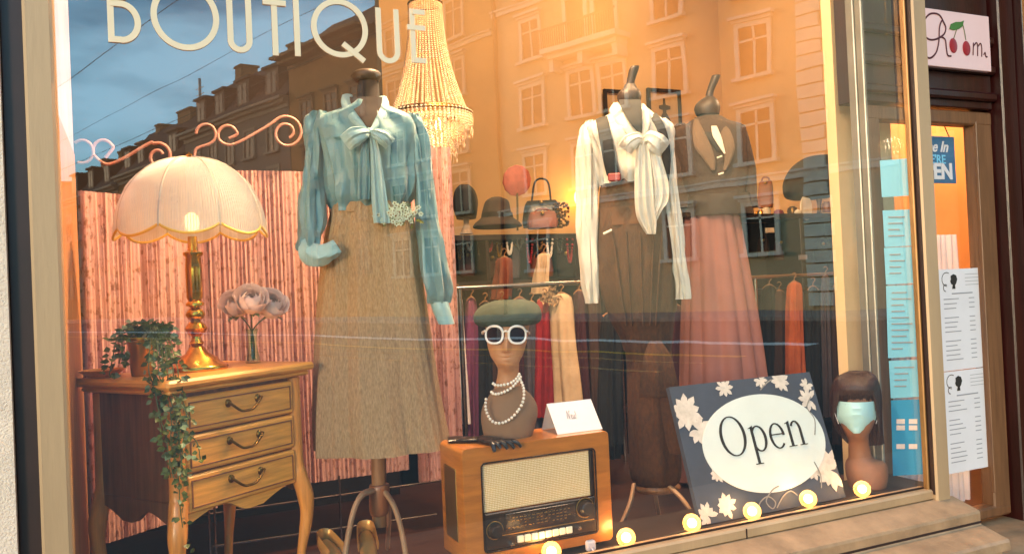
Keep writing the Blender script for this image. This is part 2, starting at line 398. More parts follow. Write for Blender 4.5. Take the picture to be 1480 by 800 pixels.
struct('far_pavement', street_box(7, 150, 25.5, 30.2, -.001, .13), mat('far_paving', '#8a8078', .8, var=.12))
road_white = struct('road_marking', street_box(8, 110, 16.5, 17.1, -.001, .004), mat('road_white', '#e8e4dc', .6))
struct('streak_rail', street_box(8, 110, 11.2, 11.35, -.001, .006).add(street_box(8, 110, 12.6, 12.75, -.001, .006).v, street_box(8, 110, 12.6, 12.75, -.001, .006).f), M['chrome'])  # bright rails added to draw light streaks in the reflection
ym = struct('yellow_road_marking', street_box(8, 110, 13.8, 14.05, -.001, .004), mat('road_yellow', '#d8a020', .6))
M['win_glass'] = mat('house_pane', '#2a1e14', .5, spec=.3, var=.3, vscale=.7)
M['blind'] = mat('house_blind', '#7a4c1c', .8, var=.1)
def house(t0, t1, h, wallc, label, name='apartment_building', windows=(), trim='#e6d8c0', ww=1.3, wh=1.9, eave=.35, roof=None, pane='win_glass', depth=11, courses=(), hood=True):
    rt = thing(name, label, 'building', B0+DR*t0+NR*30); rt.rotation_euler = (0, 0, math.atan2(DR.y, DR.x))
    Lw = t1-t0; mw = mat('wall', wallc, .9, var=.08, vscale=.6, bump=.2, bscale=3); mt = mat('trim', trim, .8, var=.06, vscale=2)
    obj('wall', MB().box((0, 0, 0), (Lw, depth, h)), mw, rt, False, True)
    c = MB()
    for k, (o_, z0, z1) in enumerate(((eave, h-.18, h+.003), (eave*.6, h-.42, h-.18), (.1, h-.75, h-.42))): c.box((-.02, -o_, z0), (Lw+.02, -.002, z1))
    for zc in courses: c.box((0, -.12, zc), (Lw, -.002, zc+.22)); c.box((0, -.2, zc+.22), (Lw, -.002, zc+.3))
    obj('cornice', c, mt, rt, False, True)
    first = None
    for (t, z) in windows:
        x = t-t0
        if first is None:
            f = MB(); a, b = ww/2, wh/2
            f.box((-a-.18, -.11, -b-.05), (-a, -.003, b)); f.box((a, -.11, -b-.05), (a+.18, -.003, b)); f.box((-a-.18, -.11, b), (a+.18, -.003, b+.2))
            f.box((-a-.28, -.26, -b-.2), (a+.28, -.003, -b-.05))
            if hood: f.box((-a-.32, -.34, b+.32), (a+.32, -.003, b+.44)); f.box((-a-.24, -.2, b+.2), (a+.24, -.003, b+.32))
            f.box((-.05, -.07, -b-.05), (.05, -.003, b)); f.box((-a, -.07, b-.55), (a, -.003, b-.47))
            first = obj('window', f, mt, rt, False, True); first.location = (x, 0, z)
            p = obj('pane', MB().box((-a, -.03, -b), (a, -.004, b)), M[pane], first, False, True); KIDS[first.name] = [p]
        else:
            n_ = first.copy(); COL.objects.link(n_); n_.location = (x, 0, z)
            pp = KIDS[first.name][0].copy(); COL.objects.link(pp); pp.parent = n_
    if roof:
        rh, inset, rc, hip = roof; r = MB()
        y0, y1 = -.3, depth+.3
        r.add([(-.1, y0, h), (Lw+.1, y0, h), (Lw+.1, y1, h), (-.1, y1, h), (hip, inset, h+rh), (Lw-hip, inset, h+rh), (Lw-hip, depth-inset, h+rh), (hip, depth-inset, h+rh)],
              [(0, 1, 5, 4), (1, 2, 6, 5), (2, 3, 7, 6), (3, 0, 4, 7), (4, 5, 6, 7), (0, 3, 2, 1)])
        ro = obj('roof', r, mat('roof_tiles', rc, .9, var=.3, vscale=3, bump=.6, bscale=12), rt, False, True)
        return rt, ro, Lw, mt
    return rt, None, Lw, mt
zs = (7.05, 10.4, 13.7, 17.0)
pale, _, Lp, mt_ = house(6, 30.9, 21.5, '#cdab80', 'pale five storey apartment building with hooded windows and a small balcony, nearest across the street',
    windows=[(t, z) for t in (28.2, 20.0, 16.2, 9.0) for z in zs]+[(t, 3.4) for t in (28.2, 20, 16.2)]+[(t, z) for t in (25.0, 23.2) for z in (7.05, 10.4, 17.0)], courses=(5.2, 15.4), pane='win_glass')
bal = MB(); bal.box((22.0-6, -1.2, 12.35), (26.6-6, -.003, 12.6)); bal.box((22.2-6, -.9, 12.1), (26.4-6, -.003, 12.35))
for xx in (16.4, 18.3, 20.2): bal.box((xx-.15, -.8, 11.5), (xx+.15, -.003, 12.1))
bl = obj('balcony', bal, mt_, pale, False, True)
rl = MB(); rl.box((16.0, -1.18, 13.5), (20.6, -1.1, 13.58)); 
for k in range(34): xx = 16.05+k*.137; rl.box((xx, -1.16, 12.6), (xx+.05, -1.12, 13.5))
obj('railing', rl, M['darkgap'], bl, False, True)
for t in (25.1, 23.4):
    fr = obj('balcony_door', MB().box((t-6-.75, -.12, 12.6), (t-6-.55, -.003, 15)).box((t-6+.55, -.12, 12.6), (t-6+.75, -.003, 15)).box((t-6-.75, -.14, 15), (t-6+.75, -.003, 15.25)), mt_, pale, False, True)
    obj('pane', MB().box((t-6-.55, -.03, 12.6), (t-6+.55, -.004, 15)), M['win_glass'], fr, False, True)
q = MB()
for k in range(40): q.box((7.35-(.3 if k % 2 else 0)*.3, -.14, .3+k*.52), (8.3, -.003, .3+k*.52+.46))
obj('quoin', q, mt_, pale, False, True)
obj('drainpipe', MB().sweep([(Lp-.25, -.12, 0), (Lp-.25, -.12, 21)], .09, 8), M['darkgap'], pale, True, True)
house(30.95, 41.0, 20.2, '#b98a5a', 'peach apartment building with a jutting cornice, left of the hooded window building', trim='#d6c2a2',
      windows=[(t, z) for t in (33.8, 36.6, 39.2) for z in (3.6, 6.8, 9.9, 13.0, 16.2)], courses=(14.6,), pane='win_glass', eave=.5)
house(41.05, 51.6, 17.9, '#a8692a', 'orange brown building with deep overhanging eaves at the middle of the row', trim='#8a5a30', eave=1.5, windows=[(t, z) for t in (43.2, 46.2, 49.2) for z in (4, 7.2, 10.4, 13.6)], roof=(3.2, 3.5, '#7a4a22', .8))
def mansard(t0, t1, h, wallc, label, dormers, chim, rc, rh=4.6):
    r_, ro, Lw, m_ = house(t0, t1, h, wallc, label, windows=[(t0+2.2+k*3.1, z) for k in range(int((t1-t0-3)/3.1)+1) for z in (3.4, 6.6, 9.8, h-2.6)], trim='#8f7c66', eave=.75, roof=(rh, 3.2, rc, .4), hood=False)
    for d in dormers:
        x = d-t0; dm = MB().box((x-.9, .3, h+.6), (x+.9, 3.4, h+2.6)); dm.box((x-1.1, .1, h+2.6), (x+1.1, 3.6, h+2.78))
        dd = obj('dormer', dm, mat('dormer_wood', '#3c2a1c', .8), r_, False, True)
        obj('pane', MB().box((x-.6, .27, h+.8), (x-.1, .29, h+2.3)).box((x+.1, .27, h+.8), (x+.6, .29, h+2.3)), M['win_glass'], dd, False, True)
    for (cx, cw, ch) in chim:
        x = cx-t0; obj('chimney', MB().box((x-cw/2, 3, h+1.5), (x+cw/2, 4.4, h+rh+ch)).box((x-cw/2-.1, 2.9, h+rh+ch), (x+cw/2+.1, 4.5, h+rh+ch+.18)), mat('chimney_render', '#9a6a40', .9, var=.2), ro, False, True)
    return r_
mansard(51.7, 68.5, 15.5, '#6c5e50', 'grey walled house with a dark mansard roof and pale gutter, right of the chimneys', (54.5, 58.5, 62.5, 66), ((56, 1.3, .9), (64.5, 1.0, 1.0)), '#1c110d', 4.3)
mansard(68.6, 84, 13.8, '#9a6228', 'ochre house with dark roof and broad chimney further down the row', (71.5, 78.5, 82), ((75.5, 2.6, .8), (81, .9, .4)), '#241410', 4.6)
mansard(84.1, 104, 13.2, '#a06a30', 'lowest ochre house with dark stepped roof at the far end of the row', (88, 93, 98), ((91.4, 1.0, .6), (97, 1.4, .5)), '#22130f', 3.8)
mansard(104.2, 140, 12.5, '#96622c', 'farthest ochre house closing the row beyond the stepped roof', (110,), ((112, 1.4, .5),), '#22130f', 3.8)
# mast on the roofs, overhead wires
m_ = thing('roof_antenna', 'thin pale mast antenna rising from the dark roofs', 'antenna', B0+DR*72+NR*33+V((0, 0, 17)))
am = MB(); b_ = B0+DR*72+NR*33; am.sweep([b_+V((0, 0, 16)), b_+V((0, 0, 21.6))], .13, 6)
obj('mast', am, mat('pale_metal', '#a8a49c', .5), m_)
ab = MB()
for k in range(3): ab.sweep([b_+V((0, 0, 19.5+k*.6))-DR*.8, b_+V((0, 0, 19.5+k*.6))+DR*.8], .04, 5)
obj('crossbar', ab, M['pict'], m_)
for i, (z, w0, lab) in enumerate(((9.2, 9, 'lowest overhead tram wire reflected across the windows'), (10.1, 16, 'middle overhead tram wire reflected across the pale facade'), (14.5, 20, 'topmost overhead tram wire reflected across the sky'))):
    wb = MB(); wb.sweep([B0+DR*6+NR*w0+V((0, 0, z)), B0+DR*45+NR*w0+V((0, 0, z-.35)), B0+DR*110+NR*(w0+1)+V((0, 0, z))], .012, 5)
    tag(obj('overhead_wire', wb, M['black']), lab, 'wire', 'overhead tram wires')

# ================================================================== the shop: walls, floor, ceiling of the setting
XL, XR, ZG0, ZG1 = -.138, 2.416, .76, 2.9
shop = thing('shop_building', 'beige stucco corner shop with a large display window and a wood door', 'building', (1.1, 0, 0))
wl = MB(); wl.box((-5, -.03, 0), (-.234, .3, 9)); wl.box((-.234, -.01, 2.98), (6, .3, 9)); wl.box((-.234, .01, .0), (2.5, .22, .6))
obj('wall', wl, M['stucco'], shop, False)
obj('right_pier', MB().box((3.36, .1, 0), (6, .42, 2.98)), M['ochre_stucco'], shop, False, label='ochre stucco pier right of the dark door frame')
# window frame
fb = MB(); fb.bbox((-.234, -.012, .6), (-.19, .05, 2.98), .003)
obj('dark_jamb', fb, M['darkgap'], shop, False)
wf = thing('x', '', ''); bpy.data.objects.remove(wf)
fr = MB(); fr.bbox((-.19, -.045, .66), (XL+.003, .03, 2.98), .006); fr.bbox((XL, -.03, .725), (XR+.01, .035, ZG0), .006); fr.bbox((XL, -.045, 2.86), (2.56, .03, 2.98), .006)
fr.bbox((2.413, -.045, .5), (2.48, .011, 2.98), .006)
frame = obj('window_frame', fr, M['alu'], shop, False)
obj('brass_bead', MB().bbox((2.4, -.022, .755), (2.4108, -.001, 2.87), .003), mat('satin_gold', '#8f673c', .4, .5), frame, False)
obj('seal_strip', MB().box((2.411, -.038, .745), (2.4128, -.004, 2.87)), M['darkgap'], frame, False)
obj('glass_pane', MB().box((XL, 0, ZG0-.01), (XR, .008, 2.87)), M['glass'], frame, False)
obj('sealant', MB().box((XL, -.0045, ZG0+.0005), (2.4, -.0002, ZG0+.006)), M['darkgap'], frame, False)
obj('frame_joint', MB().box((1.62, -.0315, .727), (1.624, -.0295, .757)), M['darkgap'], frame, False)
sl = MB()
sl.add(*(lambda pr: ([V((x, y, z)) for x in (XL-.1, 2.5) for (y, z) in pr], [tuple(range(len(pr)))[::-1], tuple(range(len(pr), 2*len(pr)))]+[(i, (i+1) % len(pr), (i+1) % len(pr)+len(pr), i+len(pr)) for i in range(len(pr))]))(
    [(.02, .722), (-.03, .722), (-.032, .728), (-.13, .70), (-.133, .692), (-.1325, .662), (-.136, .655), (-.225, .632), (-.232, .624), (-.234, .60), (-.2, .585), (.02, .585)]))
obj('window_sill', sl, M['sill'], shop, True, angle=20)
obj('drip_groove', MB().box((XL-.1, -.1345, .66), (2.501, -.131, .667)), M['darkgap'], shop, False)
obj('base_wall', MB().box((-.3, -.16, 0), (2.56, .0, .583)), M['sill'], shop, False)
# door surround
DY = .3
def dp(px, py, y=DY): return at(px, py, y)
x0 = 2.5; xj = dp(1428, 300).x; xo = dp(1458, 300).x
zd_top = dp(1385, 168).z; zth = dp(1410, 752).z
ds = MB(); ds.bbox((x0, DY-.02, zd_top+.03), (xj+.03, DY+.08, 3.0), .004); ds.bbox((xj+.04, DY-.06, zth-.1), (xo+.005, DY+.1, 3.0), .006)
ds.bbox((xo+.005, DY-.1, zth-.1), (xo+.05, DY+.1, 3.0), .006)
for zz in (zd_top+.06, zd_top+.17, zd_top+.29): ds.bbox((x0, DY-.045, zz), (xj+.035, DY-.018, zz+.035), .008)
obj('door_surround', ds, M['door_wood'], shop, False)
dr = MB(); xs0 = 2.53; xs1 = xj+.035
dr.bbox((xs0, DY-.01, zth+.03), (xs0+.09, DY+.05, zd_top), .006); dr.bbox((xs1-.1, DY-.01, zth+.03), (xs1, DY+.05, zd_top), .006)
dr.bbox((xs0, DY-.012, zd_top-.035), (xs1, DY+.05, zd_top+.02), .006); dr.bbox((xs0, DY-.012, zth), (xs1, DY+.05, zth+.045), .008)
door = obj('door', dr, M['tan_wood'], shop, False)
obj('door_pane', MB().box((xs0+.08, DY+.02, zth+.03), (xs1-.09, DY+.026, zd_top-.03)), M['door_glass'], door, False)
obj('brass_strip', MB().bbox((xs1-.104, DY-.016, zth+.1), (xs1-.095, DY+.0, zd_top-.02), .002), M['tan_wood'], door, False)
obj('door_step', MB().bbox((2.56, -.12, 0), (xo+.25, DY+.1, zth-.02), .012), M['sill'], shop, False)
obj('low_step', MB().bbox((2.5, -.5, 0), (4.2, -.12, .46), .012), M['sill'], shop, False)
# interior setting
struct('window_floor', MB().box((-.6, .3, .5), (2.7, 1.75, .6)), M['floorwood'])
struct('window_ledge', MB().box((XL, .036, .5), (2.56, .3, .735)), mat('ledge', '#2c1a10', .5, var=.2, vscale=8))
struct('shop_floor', MB().box((-.6, 1.75, -.05), (6, 4.3, .02)), M['floorwood'])
struct('back_wall', MB().box((.2, 4.0, 0), (6, 4.2, 4.6)), M['warm_wall'])
struct('ceiling', MB().box((-.8, 1.3, 4.5), (6, 4.2, 4.6)), M['ceil'])
struct('window_soffit', MB().box((-.8, .31, 3.2), (6, 1.3, 3.3)), M['ceil'])
struct('left_wall', MB().box((-.9, .32, 0), (-.62, 4.2, 4.49)), M['dark_wall'])
struct('right_wall', MB().box((4.9, .43, 0), (5.1, 4.2, 4.49)), M['warm_wall'])
xp = at(556, 200, 1.62).x
struct('dark_partition', MB().box((-.62, 1.62, .0), (xp, 1.72, 4.49)), M['dark_wall'])
struct('side_panel', MB().box((-.2, .04, .6), (XL-.004, .7, 1.94)), M['sidewood'])
struct('upper_side_panel', MB().box((-.2, .04, 1.942), (XL-.006, .7, 3.0)), mat('skylit_white', '#a99ba6', .7))  # white board, with the lilac of the sky light put into its colour
# cream panel / post at the right of the display
xc0 = at(1212, 250, .45).x
obj_c = MB().box((xc0, .45, .6), (xc0+.3, .5, 3.19)); struct('cream_pillar', obj_c, mat('cream_paint', '#d9bd92', .7, var=.06))
# ---- side return glazing with papers
sp = thing('return_glazing', 'narrow side glazing with a grey metal post at the right end of the display', 'window', (2.44, .1, .74))
xg = 2.47
g = MB(); yp = .24
g.bbox((xg-.022, yp, .736), (xg+.005, yp+.035, 3.15), .003); g.bbox((xg-.014, yp-.03, .736), (xg+.0, yp, 3.15), .003)
obj('post', g, mat('grey_metal', '#8d8880', .35, .5), sp, False)
obj('pane', MB().box((xg-.004, .04, .74), (xg, yp-.03, 3.0)), M['door_glass'], sp, False)
def paper_x(x, q, m, th=.0015):           # sheet in the plane x = const, from four photo corners
    pts = [atx(px, py, x) for (px, py) in q]; return MB().poly(pts, (-1, 0, 0), th)
XP = xg-.012
bp_l = ['plain pale blue sheet, topmost on the side glazing', 'pale blue printed sheet, second from the top on the side glazing', 'pale blue printed sheet, third from the top on the side glazing',
        'tall pale blue printed sheet, fourth from the top on the side glazing', 'pale blue sheet, fifth from the top on the side glazing', 'strong blue leaflet with white marks, lowest on the side glazing']
rows = [(1272, 232, 1322, 228, 282), (1276, 304, 1325, 302, 354), (1278, 358, 1328, 356, 408), (1281, 413, 1332, 411, 514), (1285, 521, 1336, 519, 572), (1288, 578, 1340, 576, 684)]
for i, (a, ya, b, yb, y2) in enumerate(rows):
    q = [(a, ya), (b, yb), (b+3, y2), (a+3, y2+3)]
    t = thing('paper_sheet', bp_l[i], 'paper', atx((a+b)/2, y2, XP))
    obj('sheet', paper_x(XP, q, M['bluepaper2'] if i == 5 else M['bluepaper']), M['bluepaper2'] if i == 5 else M['bluepaper'], t, False)
    pm = MB(); n = int((y2-ya)/9)
    for k in range(1, n):
        yy = ya+k*9; L_ = random.uniform(.45, .9)
        if i == 5:
            if k in (3, 4, 7):
                pm.add(paper_x(XP-.002, [(a+8, yy), (a+20, yy), (a+20, yy+7), (a+8, yy+7)], None).v, MB().poly([(0, 0, 0)]*4, (0, 0, 0), 0).f)
                pm.add(paper_x(XP-.002, [(a+26, yy), (a+38, yy), (a+38, yy+7), (a+26, yy+7)], None).v, MB().poly([(0, 0, 0)]*4, (0, 0, 0), 0).f)
        elif i: pm.add(paper_x(XP-.002, [(a+8, yy), (a+8+34*L_, yy-.5), (a+8+34*L_, yy+1), (a+8, yy+1.5)], None).v, MB().poly([(0, 0, 0)]*4, (0, 0, 0), 0).f)
    if pm.v: obj('print', pm, M['paper'] if i == 5 else M['greyink'], t, False)

# ================================================================== lettering on the glass
def letters():
    t = thing('window_lettering', 'cream art deco BOUTIQUE lettering on the upper left of the window glass', 'lettering', (.33, -.004, 2.07))
    zb = 2.074; H = .141; th = .013
    def G(x, z): return V((x, -.004, z))
    def stroke(pts, closed=False, n='stroke'):
        P = [G(*p) for p in pts]; L_, R_ = [], []; m = len(P)
        for i in range(m):
            a = P[(i-1) % m] if closed else P[max(i-1, 0)]; b = P[(i+1) % m] if closed else P[min(i+1, m-1)]
            d = (b-a).normalized(); nn = V((-d.z, 0, d.x))*th/2; L_.append(P[i]+nn); R_.append(P[i]-nn)
        if closed: L_.append(L_[0]); R_.append(R_[0])
        return MB().strip(L_, R_, (0, 1, 0), .003)
    def arc(cx, cz, rx, rz, a0, a1, n=28): return [(cx+rx*cos(math.radians(a0+(a1-a0)*k/n)), cz+rz*sin(math.radians(a0+(a1-a0)*k/n))) for k in range(n+1)]
    def put(strokes):
        mb = MB()
        for i, s in enumerate(strokes):
            q = stroke(*s) if isinstance(s, tuple) else stroke(s)
            mb.add([p_+V((0, -.0012*i, 0)) for p_ in q.v], q.f)
        obj('letter', mb, M['cream_letter'], t, False)
    z = zb
    put([[(-.025, z), (-.025, z+H+.03)], [(-.025, z+th/2), (-.005, z+th/2)]+arc(-.005, z+.046, .034, .04, -90, 90)+[(-.025, z+.086)], [(-.025, z+.098)]+arc(-.008, z+.13, .03, .03, -90, 90)])
    put([(arc(.128, z+.071, .066, .071, 0, 360, 48)[:-1], True)])
    put([[(.224, z+H)]+[(.224, z+.03)]+arc(.245, z+.026, .021, .022, 180, 360, 16)+[(.266, z+H)]])
    put([[(.3245, z-.003), (.3245, z+H)], [(.299, z+.122), (.352, z+.122)]])
    put([[(.376, z-.001), (.376, z+H)]])
    put([(arc(.4795, z+.075, .063, .065, 0, 360, 48)[:-1], True), [(.485, z+.038), (.537, z-.002)]])
    put([[(.577, z+H-.006)]+[(.577, z+.03)]+arc(.60, z+.028, .023, .024, 180, 360, 16)+[(.623, z+H-.006)]])
    put([[(.665, z+.004), (.665, z+H)], [(.665, z+.0105), (.698, z+.0105)], [(.65, z+.093), (.698, z+.093)], [(.665, z+H-.008), (.698, z+H-.008)]])
letters()

# ================================================================== signs and papers by the door
t = thing('shop_sign', 'pale pink sign reading Room with two red cherries above the door', 'sign', at(1385, 100, DY-.07))
YS = DY-.07
sx0 = at(1325, 50, YS).x; sx1 = at(1431, 60, YS).x; sz1 = at(1385, 18, YS).z; sz0 = at(1385, 99, YS).z
obj('board', MB().bbox((sx0, YS, sz0), (sx1, YS+.022, sz1), .002), M['room_sign'], t, False)
def on(px, py, y): return at(px, py, y)
def tubes(lines, y, r, sub=6):
    mb = MB()
    for ln in lines: mb.sweep([on(a, b, y) for a, b in ln], (r, .0012), 6, sub=sub)
    return mb
Y2 = YS-.002
obj('script_letter', tubes([[(1366, 37), (1358, 22), (1345, 20), (1336, 30), (1334, 45), (1341, 56), (1352, 57), (1364, 50), (1367, 40), (1362, 30), (1358, 40), (1357, 60), (1353, 76), (1344, 84), (1336, 78), (1335, 68)], [(1359, 53), (1366, 57), (1368, 70), (1370, 80), (1375, 81)]], Y2, .0035), M['maroon'], t)
lb = MB(); 
for (a, ln) in ((0, [(1407, 62), (1406.5, 80)]), (0, [(1407, 67), (1411, 62), (1413, 66), (1413, 81)]), (0, [(1413, 68), (1417, 63), (1419, 68), (1419, 82)]), (0, [(1422, 79), (1424, 76), (1425, 82), (1427, 82)])): lb.sweep([on(q_[0], q_[1], Y2) for q_ in ln], (.003, .0012), 6, sub=4)
obj('letter_m', lb, M['maroon'], t)
for c in ((1378, 66), (1397, 70)):
    p = on(c[0], c[1], Y2); obj('cherry', MB().ball(p, .023, (1, .12, 1.28), 18, 10), M['cherry'], t)
obj('cherry_stalks', tubes([[(1378, 57), (1381, 48), (1384, 38)], [(1396, 58), (1394, 46), (1391, 33)]], Y2, .002), M['stem'], t)
lf = [on(a, b, Y2) for a, b in ((1372, 42), (1374, 35), (1381, 32), (1388, 32), (1393, 30), (1391, 38), (1386, 42), (1378, 44))]
obj('cherry_leaf', MB().poly(lf, (0, -1, 0), .0015), M['cherry_leaf'], t, False)

# hanging plaque inside the door
YD = DY+.05
t = thing('door_plaque', 'blue hanging plaque lettered Come In Were Open inside the door glass', 'sign', at(1360, 265, YD))
a_ = at(1379, 198, YD); b_ = at(1379, 265, YD); wd = .27
obj('plaque', MB().bbox((a_.x-wd, YD, b_.z), (a_.x, YD+.006, a_.z), .001), M['blue_sign'], t, False)
hh = a_.z-b_.z
obj('script_word', text_mb('Come In', .062, (a_.x-.045, YD-.002, b_.z+hh*.67), (1, 0, 0), (0, 0, 1), .002, .0012, (0, -1, 0), 'RIGHT', .35), M['paper'], t, False)
obj('small_word', text_mb("WE'RE", .05, (a_.x-.06, YD-.002, b_.z+hh*.42), (1, 0, 0), (0, 0, 1), .002, .0006, (0, -1, 0), 'RIGHT'), M['bluepaper'], t, False)
obj('bold_word', text_mb('OPEN', .088, (a_.x-.022, YD-.002, b_.z+hh*.1), (1, 0, 0), (0, 0, 1), .002, .0035, (0, -1, 0), 'RIGHT'), M['paper'], t, False)
obj('cord', MB().sweep([V((a_.x-.03, YD, a_.z)), V((a_.x-wd/2, YD-.01, a_.z+.16)), V((a_.x-wd+.03, YD, a_.z))], .0022, 6), M['oldbrass'], t)
# lace curtain: pleated sheet
lx0, lx1 = xs0+.085, xs1-.1; lz1 = at(1388, 338, DY+.07).z; lz0 = zth+.05
def pleat(x0, x1, z0, z1, y, amp, n, nz=2, th=.0):
    rs = []
    for k in range(nz+1):
        z = z0+(z1-z0)*k/nz
        rs.append([V((x0+(x1-x0)*j/(n*8), y+amp*sin(2*PI*j/8)*(1 if k < nz or nz == 1 else .8)+amp*.5*sin(j*.37+k), z)) for j in range(n*8+1)])
    mb = MB(); mb.rings(rs, closed=False); return mb
lace = obj('lace_curtain', pleat(lx0, lx1, lz0, lz1, DY+.1, .006, 16, 10), M['lace']); tag(lace, 'grey lilac lace half curtain behind the lower door glass', 'curtain')
struct('door_lobby_wall', MB().box((3.34, 1.1, 0), (4.88, 1.2, 3.08)), M['orange_wall'])
struct('door_lobby_floor', MB().box((2.56, DY+.1, .0), (4.88, 1.1, .5)), M['floorwood'])
for i, (pa, lab) in enumerate((([(1355, 389), (1420, 387), (1427, 530), (1359, 536)], 'upper white price list with a black head emblem on the door'), ([(1361, 537), (1428, 531), (1436, 672), (1366, 686)], 'lower white price list with a black head emblem on the door'))):
    YP = DY+.012; c = [at(a, b, YP) for a, b in pa]
    xa, xb = (c[0].x+c[3].x)/2, (c[1].x+c[2].x)/2; za, zb = (c[0].z+c[1].z)/2, (c[2].z+c[3].z)/2
    t = thing('price_list', lab, 'paper', (xa, YP, zb))
    obj('sheet', MB().box((xa, YP, zb), (xb, YP+.001, za)), M['paper'], t, False)
    pr = MB(); W = xb-xa; Hh = za-zb; Yq = YP-.0012
    for k in range(14):
        z = za-Hh*(.30+k*.046)
        if k in (3, 8): continue
        pr.box((xa+W*.12, Yq, z), (xa+W*(.12+random.uniform(.2, .38)), Yq+.0006, z+.0035)); pr.box((xa+W*.66, Yq, z), (xa+W*.78, Yq+.0006, z+.0035))
    pr.box((xa+W*.3, Yq, za-Hh*.25), (xa+W*.75, Yq+.0006, za-Hh*.25+.005))
    for k in range(4): pr.box((xa+W*.6, Yq, za-Hh*(.06+k*.035)), (xa+W*.9, Yq+.0006, za-Hh*(.06+k*.035)+.002))
    obj('print', pr, M['greyink'], t, False)
    ex, ez = xa+W*.27, za-Hh*.13
    hd = [(0, -.03), (.006, -.012), (-.004, -.008), (-.009, .004), (-.004, .014), (-.006, .028), (.012, .036), (.03, .03), (.036, .012), (.028, -.006), (.02, -.014), (.022, -.03)]
    em = MB().poly([V((ex+.01+a*.9, YP-.0015, ez+b*.9)) for a, b in hd], (0, -1, 0), .0006)
    for r_, o_ in ((.028, (-.018, .012)), (.014, (-.026, -.022))):
        em.sweep([V((ex+o_[0]+cos(a)*r_, YP-.0012, ez+o_[1]+sin(a)*r_)) for a in [math.radians(60+k*26) for k in range(9)]], (.0016, .0005), 5)
    obj('emblem', em, M['ink'], t, False)

# ================================================================== dresser
e = V((.827, .562, 0)).normalized(); s_ = V((-e.y, e.x, 0)); A = V((.071, .15, 0)); WD, DD = .42, .33; ZT = 1.316; ZB = .985; ZF = .6
def dl(u, v, z): return A+e*u+s_*v+V((0, 0, z))
MD = Matrix(((e.x, s_.x, 0, A.x), (e.y, s_.y, 0, A.y), (0, 0, 1, 0), (0, 0, 0, 1)))
dres = thing('dresser', 'honey wood three drawer dresser with curved legs under the dome lamp', 'dresser', A+V((.1, .18, ZF)))
top = MB(); top.bbox((-.03, -.03, ZT-.022), (WD+.03, DD+.02, ZT), .007, MD); top.bbox((-.018, -.018, ZT-.036), (WD+.018, DD+.01, ZT-.0225), .005, MD)
obj('top', top, M['oak_h'], dres, False)
bd = MB(); bd.bbox((.006, .012, ZB+.03), (WD-.006, DD, ZT-.037), .003, MD)
obj('carcass', bd, M['walnut'], dres, False)
dz = [(ZT-.048, ZT-.136), (ZT-.142, ZT-.232), (ZT-.238, ZT-.33)]
for k, (z1, z0) in enumerate(dz):
    d = obj('drawer', MB().bbox((.034, -.004, z0), (WD-.034, .03, z1), .005, MD), M['oak_h'], dres, False)
    mo = MB()
    for (a, b, c2, d2) in ((.045, z0+.012, WD-.045, z0+.015), (.045, z1-.015, WD-.045, z1-.012), (.045, z0+.0155, .048, z1-.0155), (WD-.048, z0+.0155, WD-.045, z1-.0155)):
        mo.box((a, -.0065, b), (c2, -.0035, d2), MD)
    obj('moulding', mo, M['walnut'], d, False)
    zc = (z0+z1)/2+.006
    hb = MB(); pts = [(WD/2-.055, zc+.012), (WD/2-.045, zc+.004), (WD/2-.02, zc-.014), (WD/2, zc-.016), (WD/2+.02, zc-.014), (WD/2+.045, zc+.004), (WD/2+.055, zc+.012)]
    hb.sweep([dl(u, -.014-.008*sin(PI*i/6), z) for i, (u, z) in enumerate(pts)], .0035, 8, sub=4)
    for u in (-.048, .048): hb.ball(dl(WD/2+u, -.006, zc+.008), .009, (1, .6, 1.2), 10, 6)
    obj('handle', hb, M['oldbrass'], d)
# scalloped apron
def apron(u0, u1, v, th, flip=False):
    n = 24; L_, R_ = [], []
    for i in range(n+1):
        f = i/n; u = u0+(u1-u0)*f
        drop = .055-.03*abs(sin(f*PI*1.5))**1.2-.022*math.exp(-((f-.5)/.12)**2)*-1
        L_.append(dl(u, v, ZB+.032) if not flip else dl(v, u, ZB+.032)); R_.append(dl(u, v, ZB+.03-drop) if not flip else dl(v, u, ZB+.03-drop))
    return MB().strip(L_, R_, (s_*1 if not flip else e)*1.0, th)
obj('apron', apron(.03, WD-.03, .002, .018), M['oak_h'], dres, False)
obj('side_apron', apron(.03, DD-.02, .006, .016, True).add(apron(.03, DD-.02, WD-.022, .016, True).v, apron(.03, DD-.02, WD-.022, .016, True).f), M['walnut'], dres, False)
# legs: corner post then cabriole
for (cu, cv, ou, ov) in ((.018, .012, -1, -1), (WD-.018, .012, 1, -1), (.018, DD-.02, -1, .6), (WD-.018, DD-.02, 1, .6)):
    pth = [(cu, cv, ZT-.04, .019), (cu, cv, ZB+.07, .02), (cu+ou*.004, cv+ov*.004, ZB+.02, .023), (cu+ou*.016, cv+ov*.014, ZB-.04, .023), (cu+ou*.018, cv+ov*.014, ZB-.10, .018), (cu+ou*.004, cv+ov*.002, ZB-.2, .0125), (cu-ou*.004, cv-ov*.004, ZB-.29, .0115), (cu+ou*.004, cv+ov*.004, ZF+.04, .014), (cu+ou*.018, cv+ov*.016, ZF+.012, .018), (cu+ou*.02, cv+ov*.018, ZF, .015)]
    obj('leg', MB().sweep([dl(a, b, z) for a, b, z, r in pth], [r for *_, r in pth], 12, sub=5), M['oak'], dres)

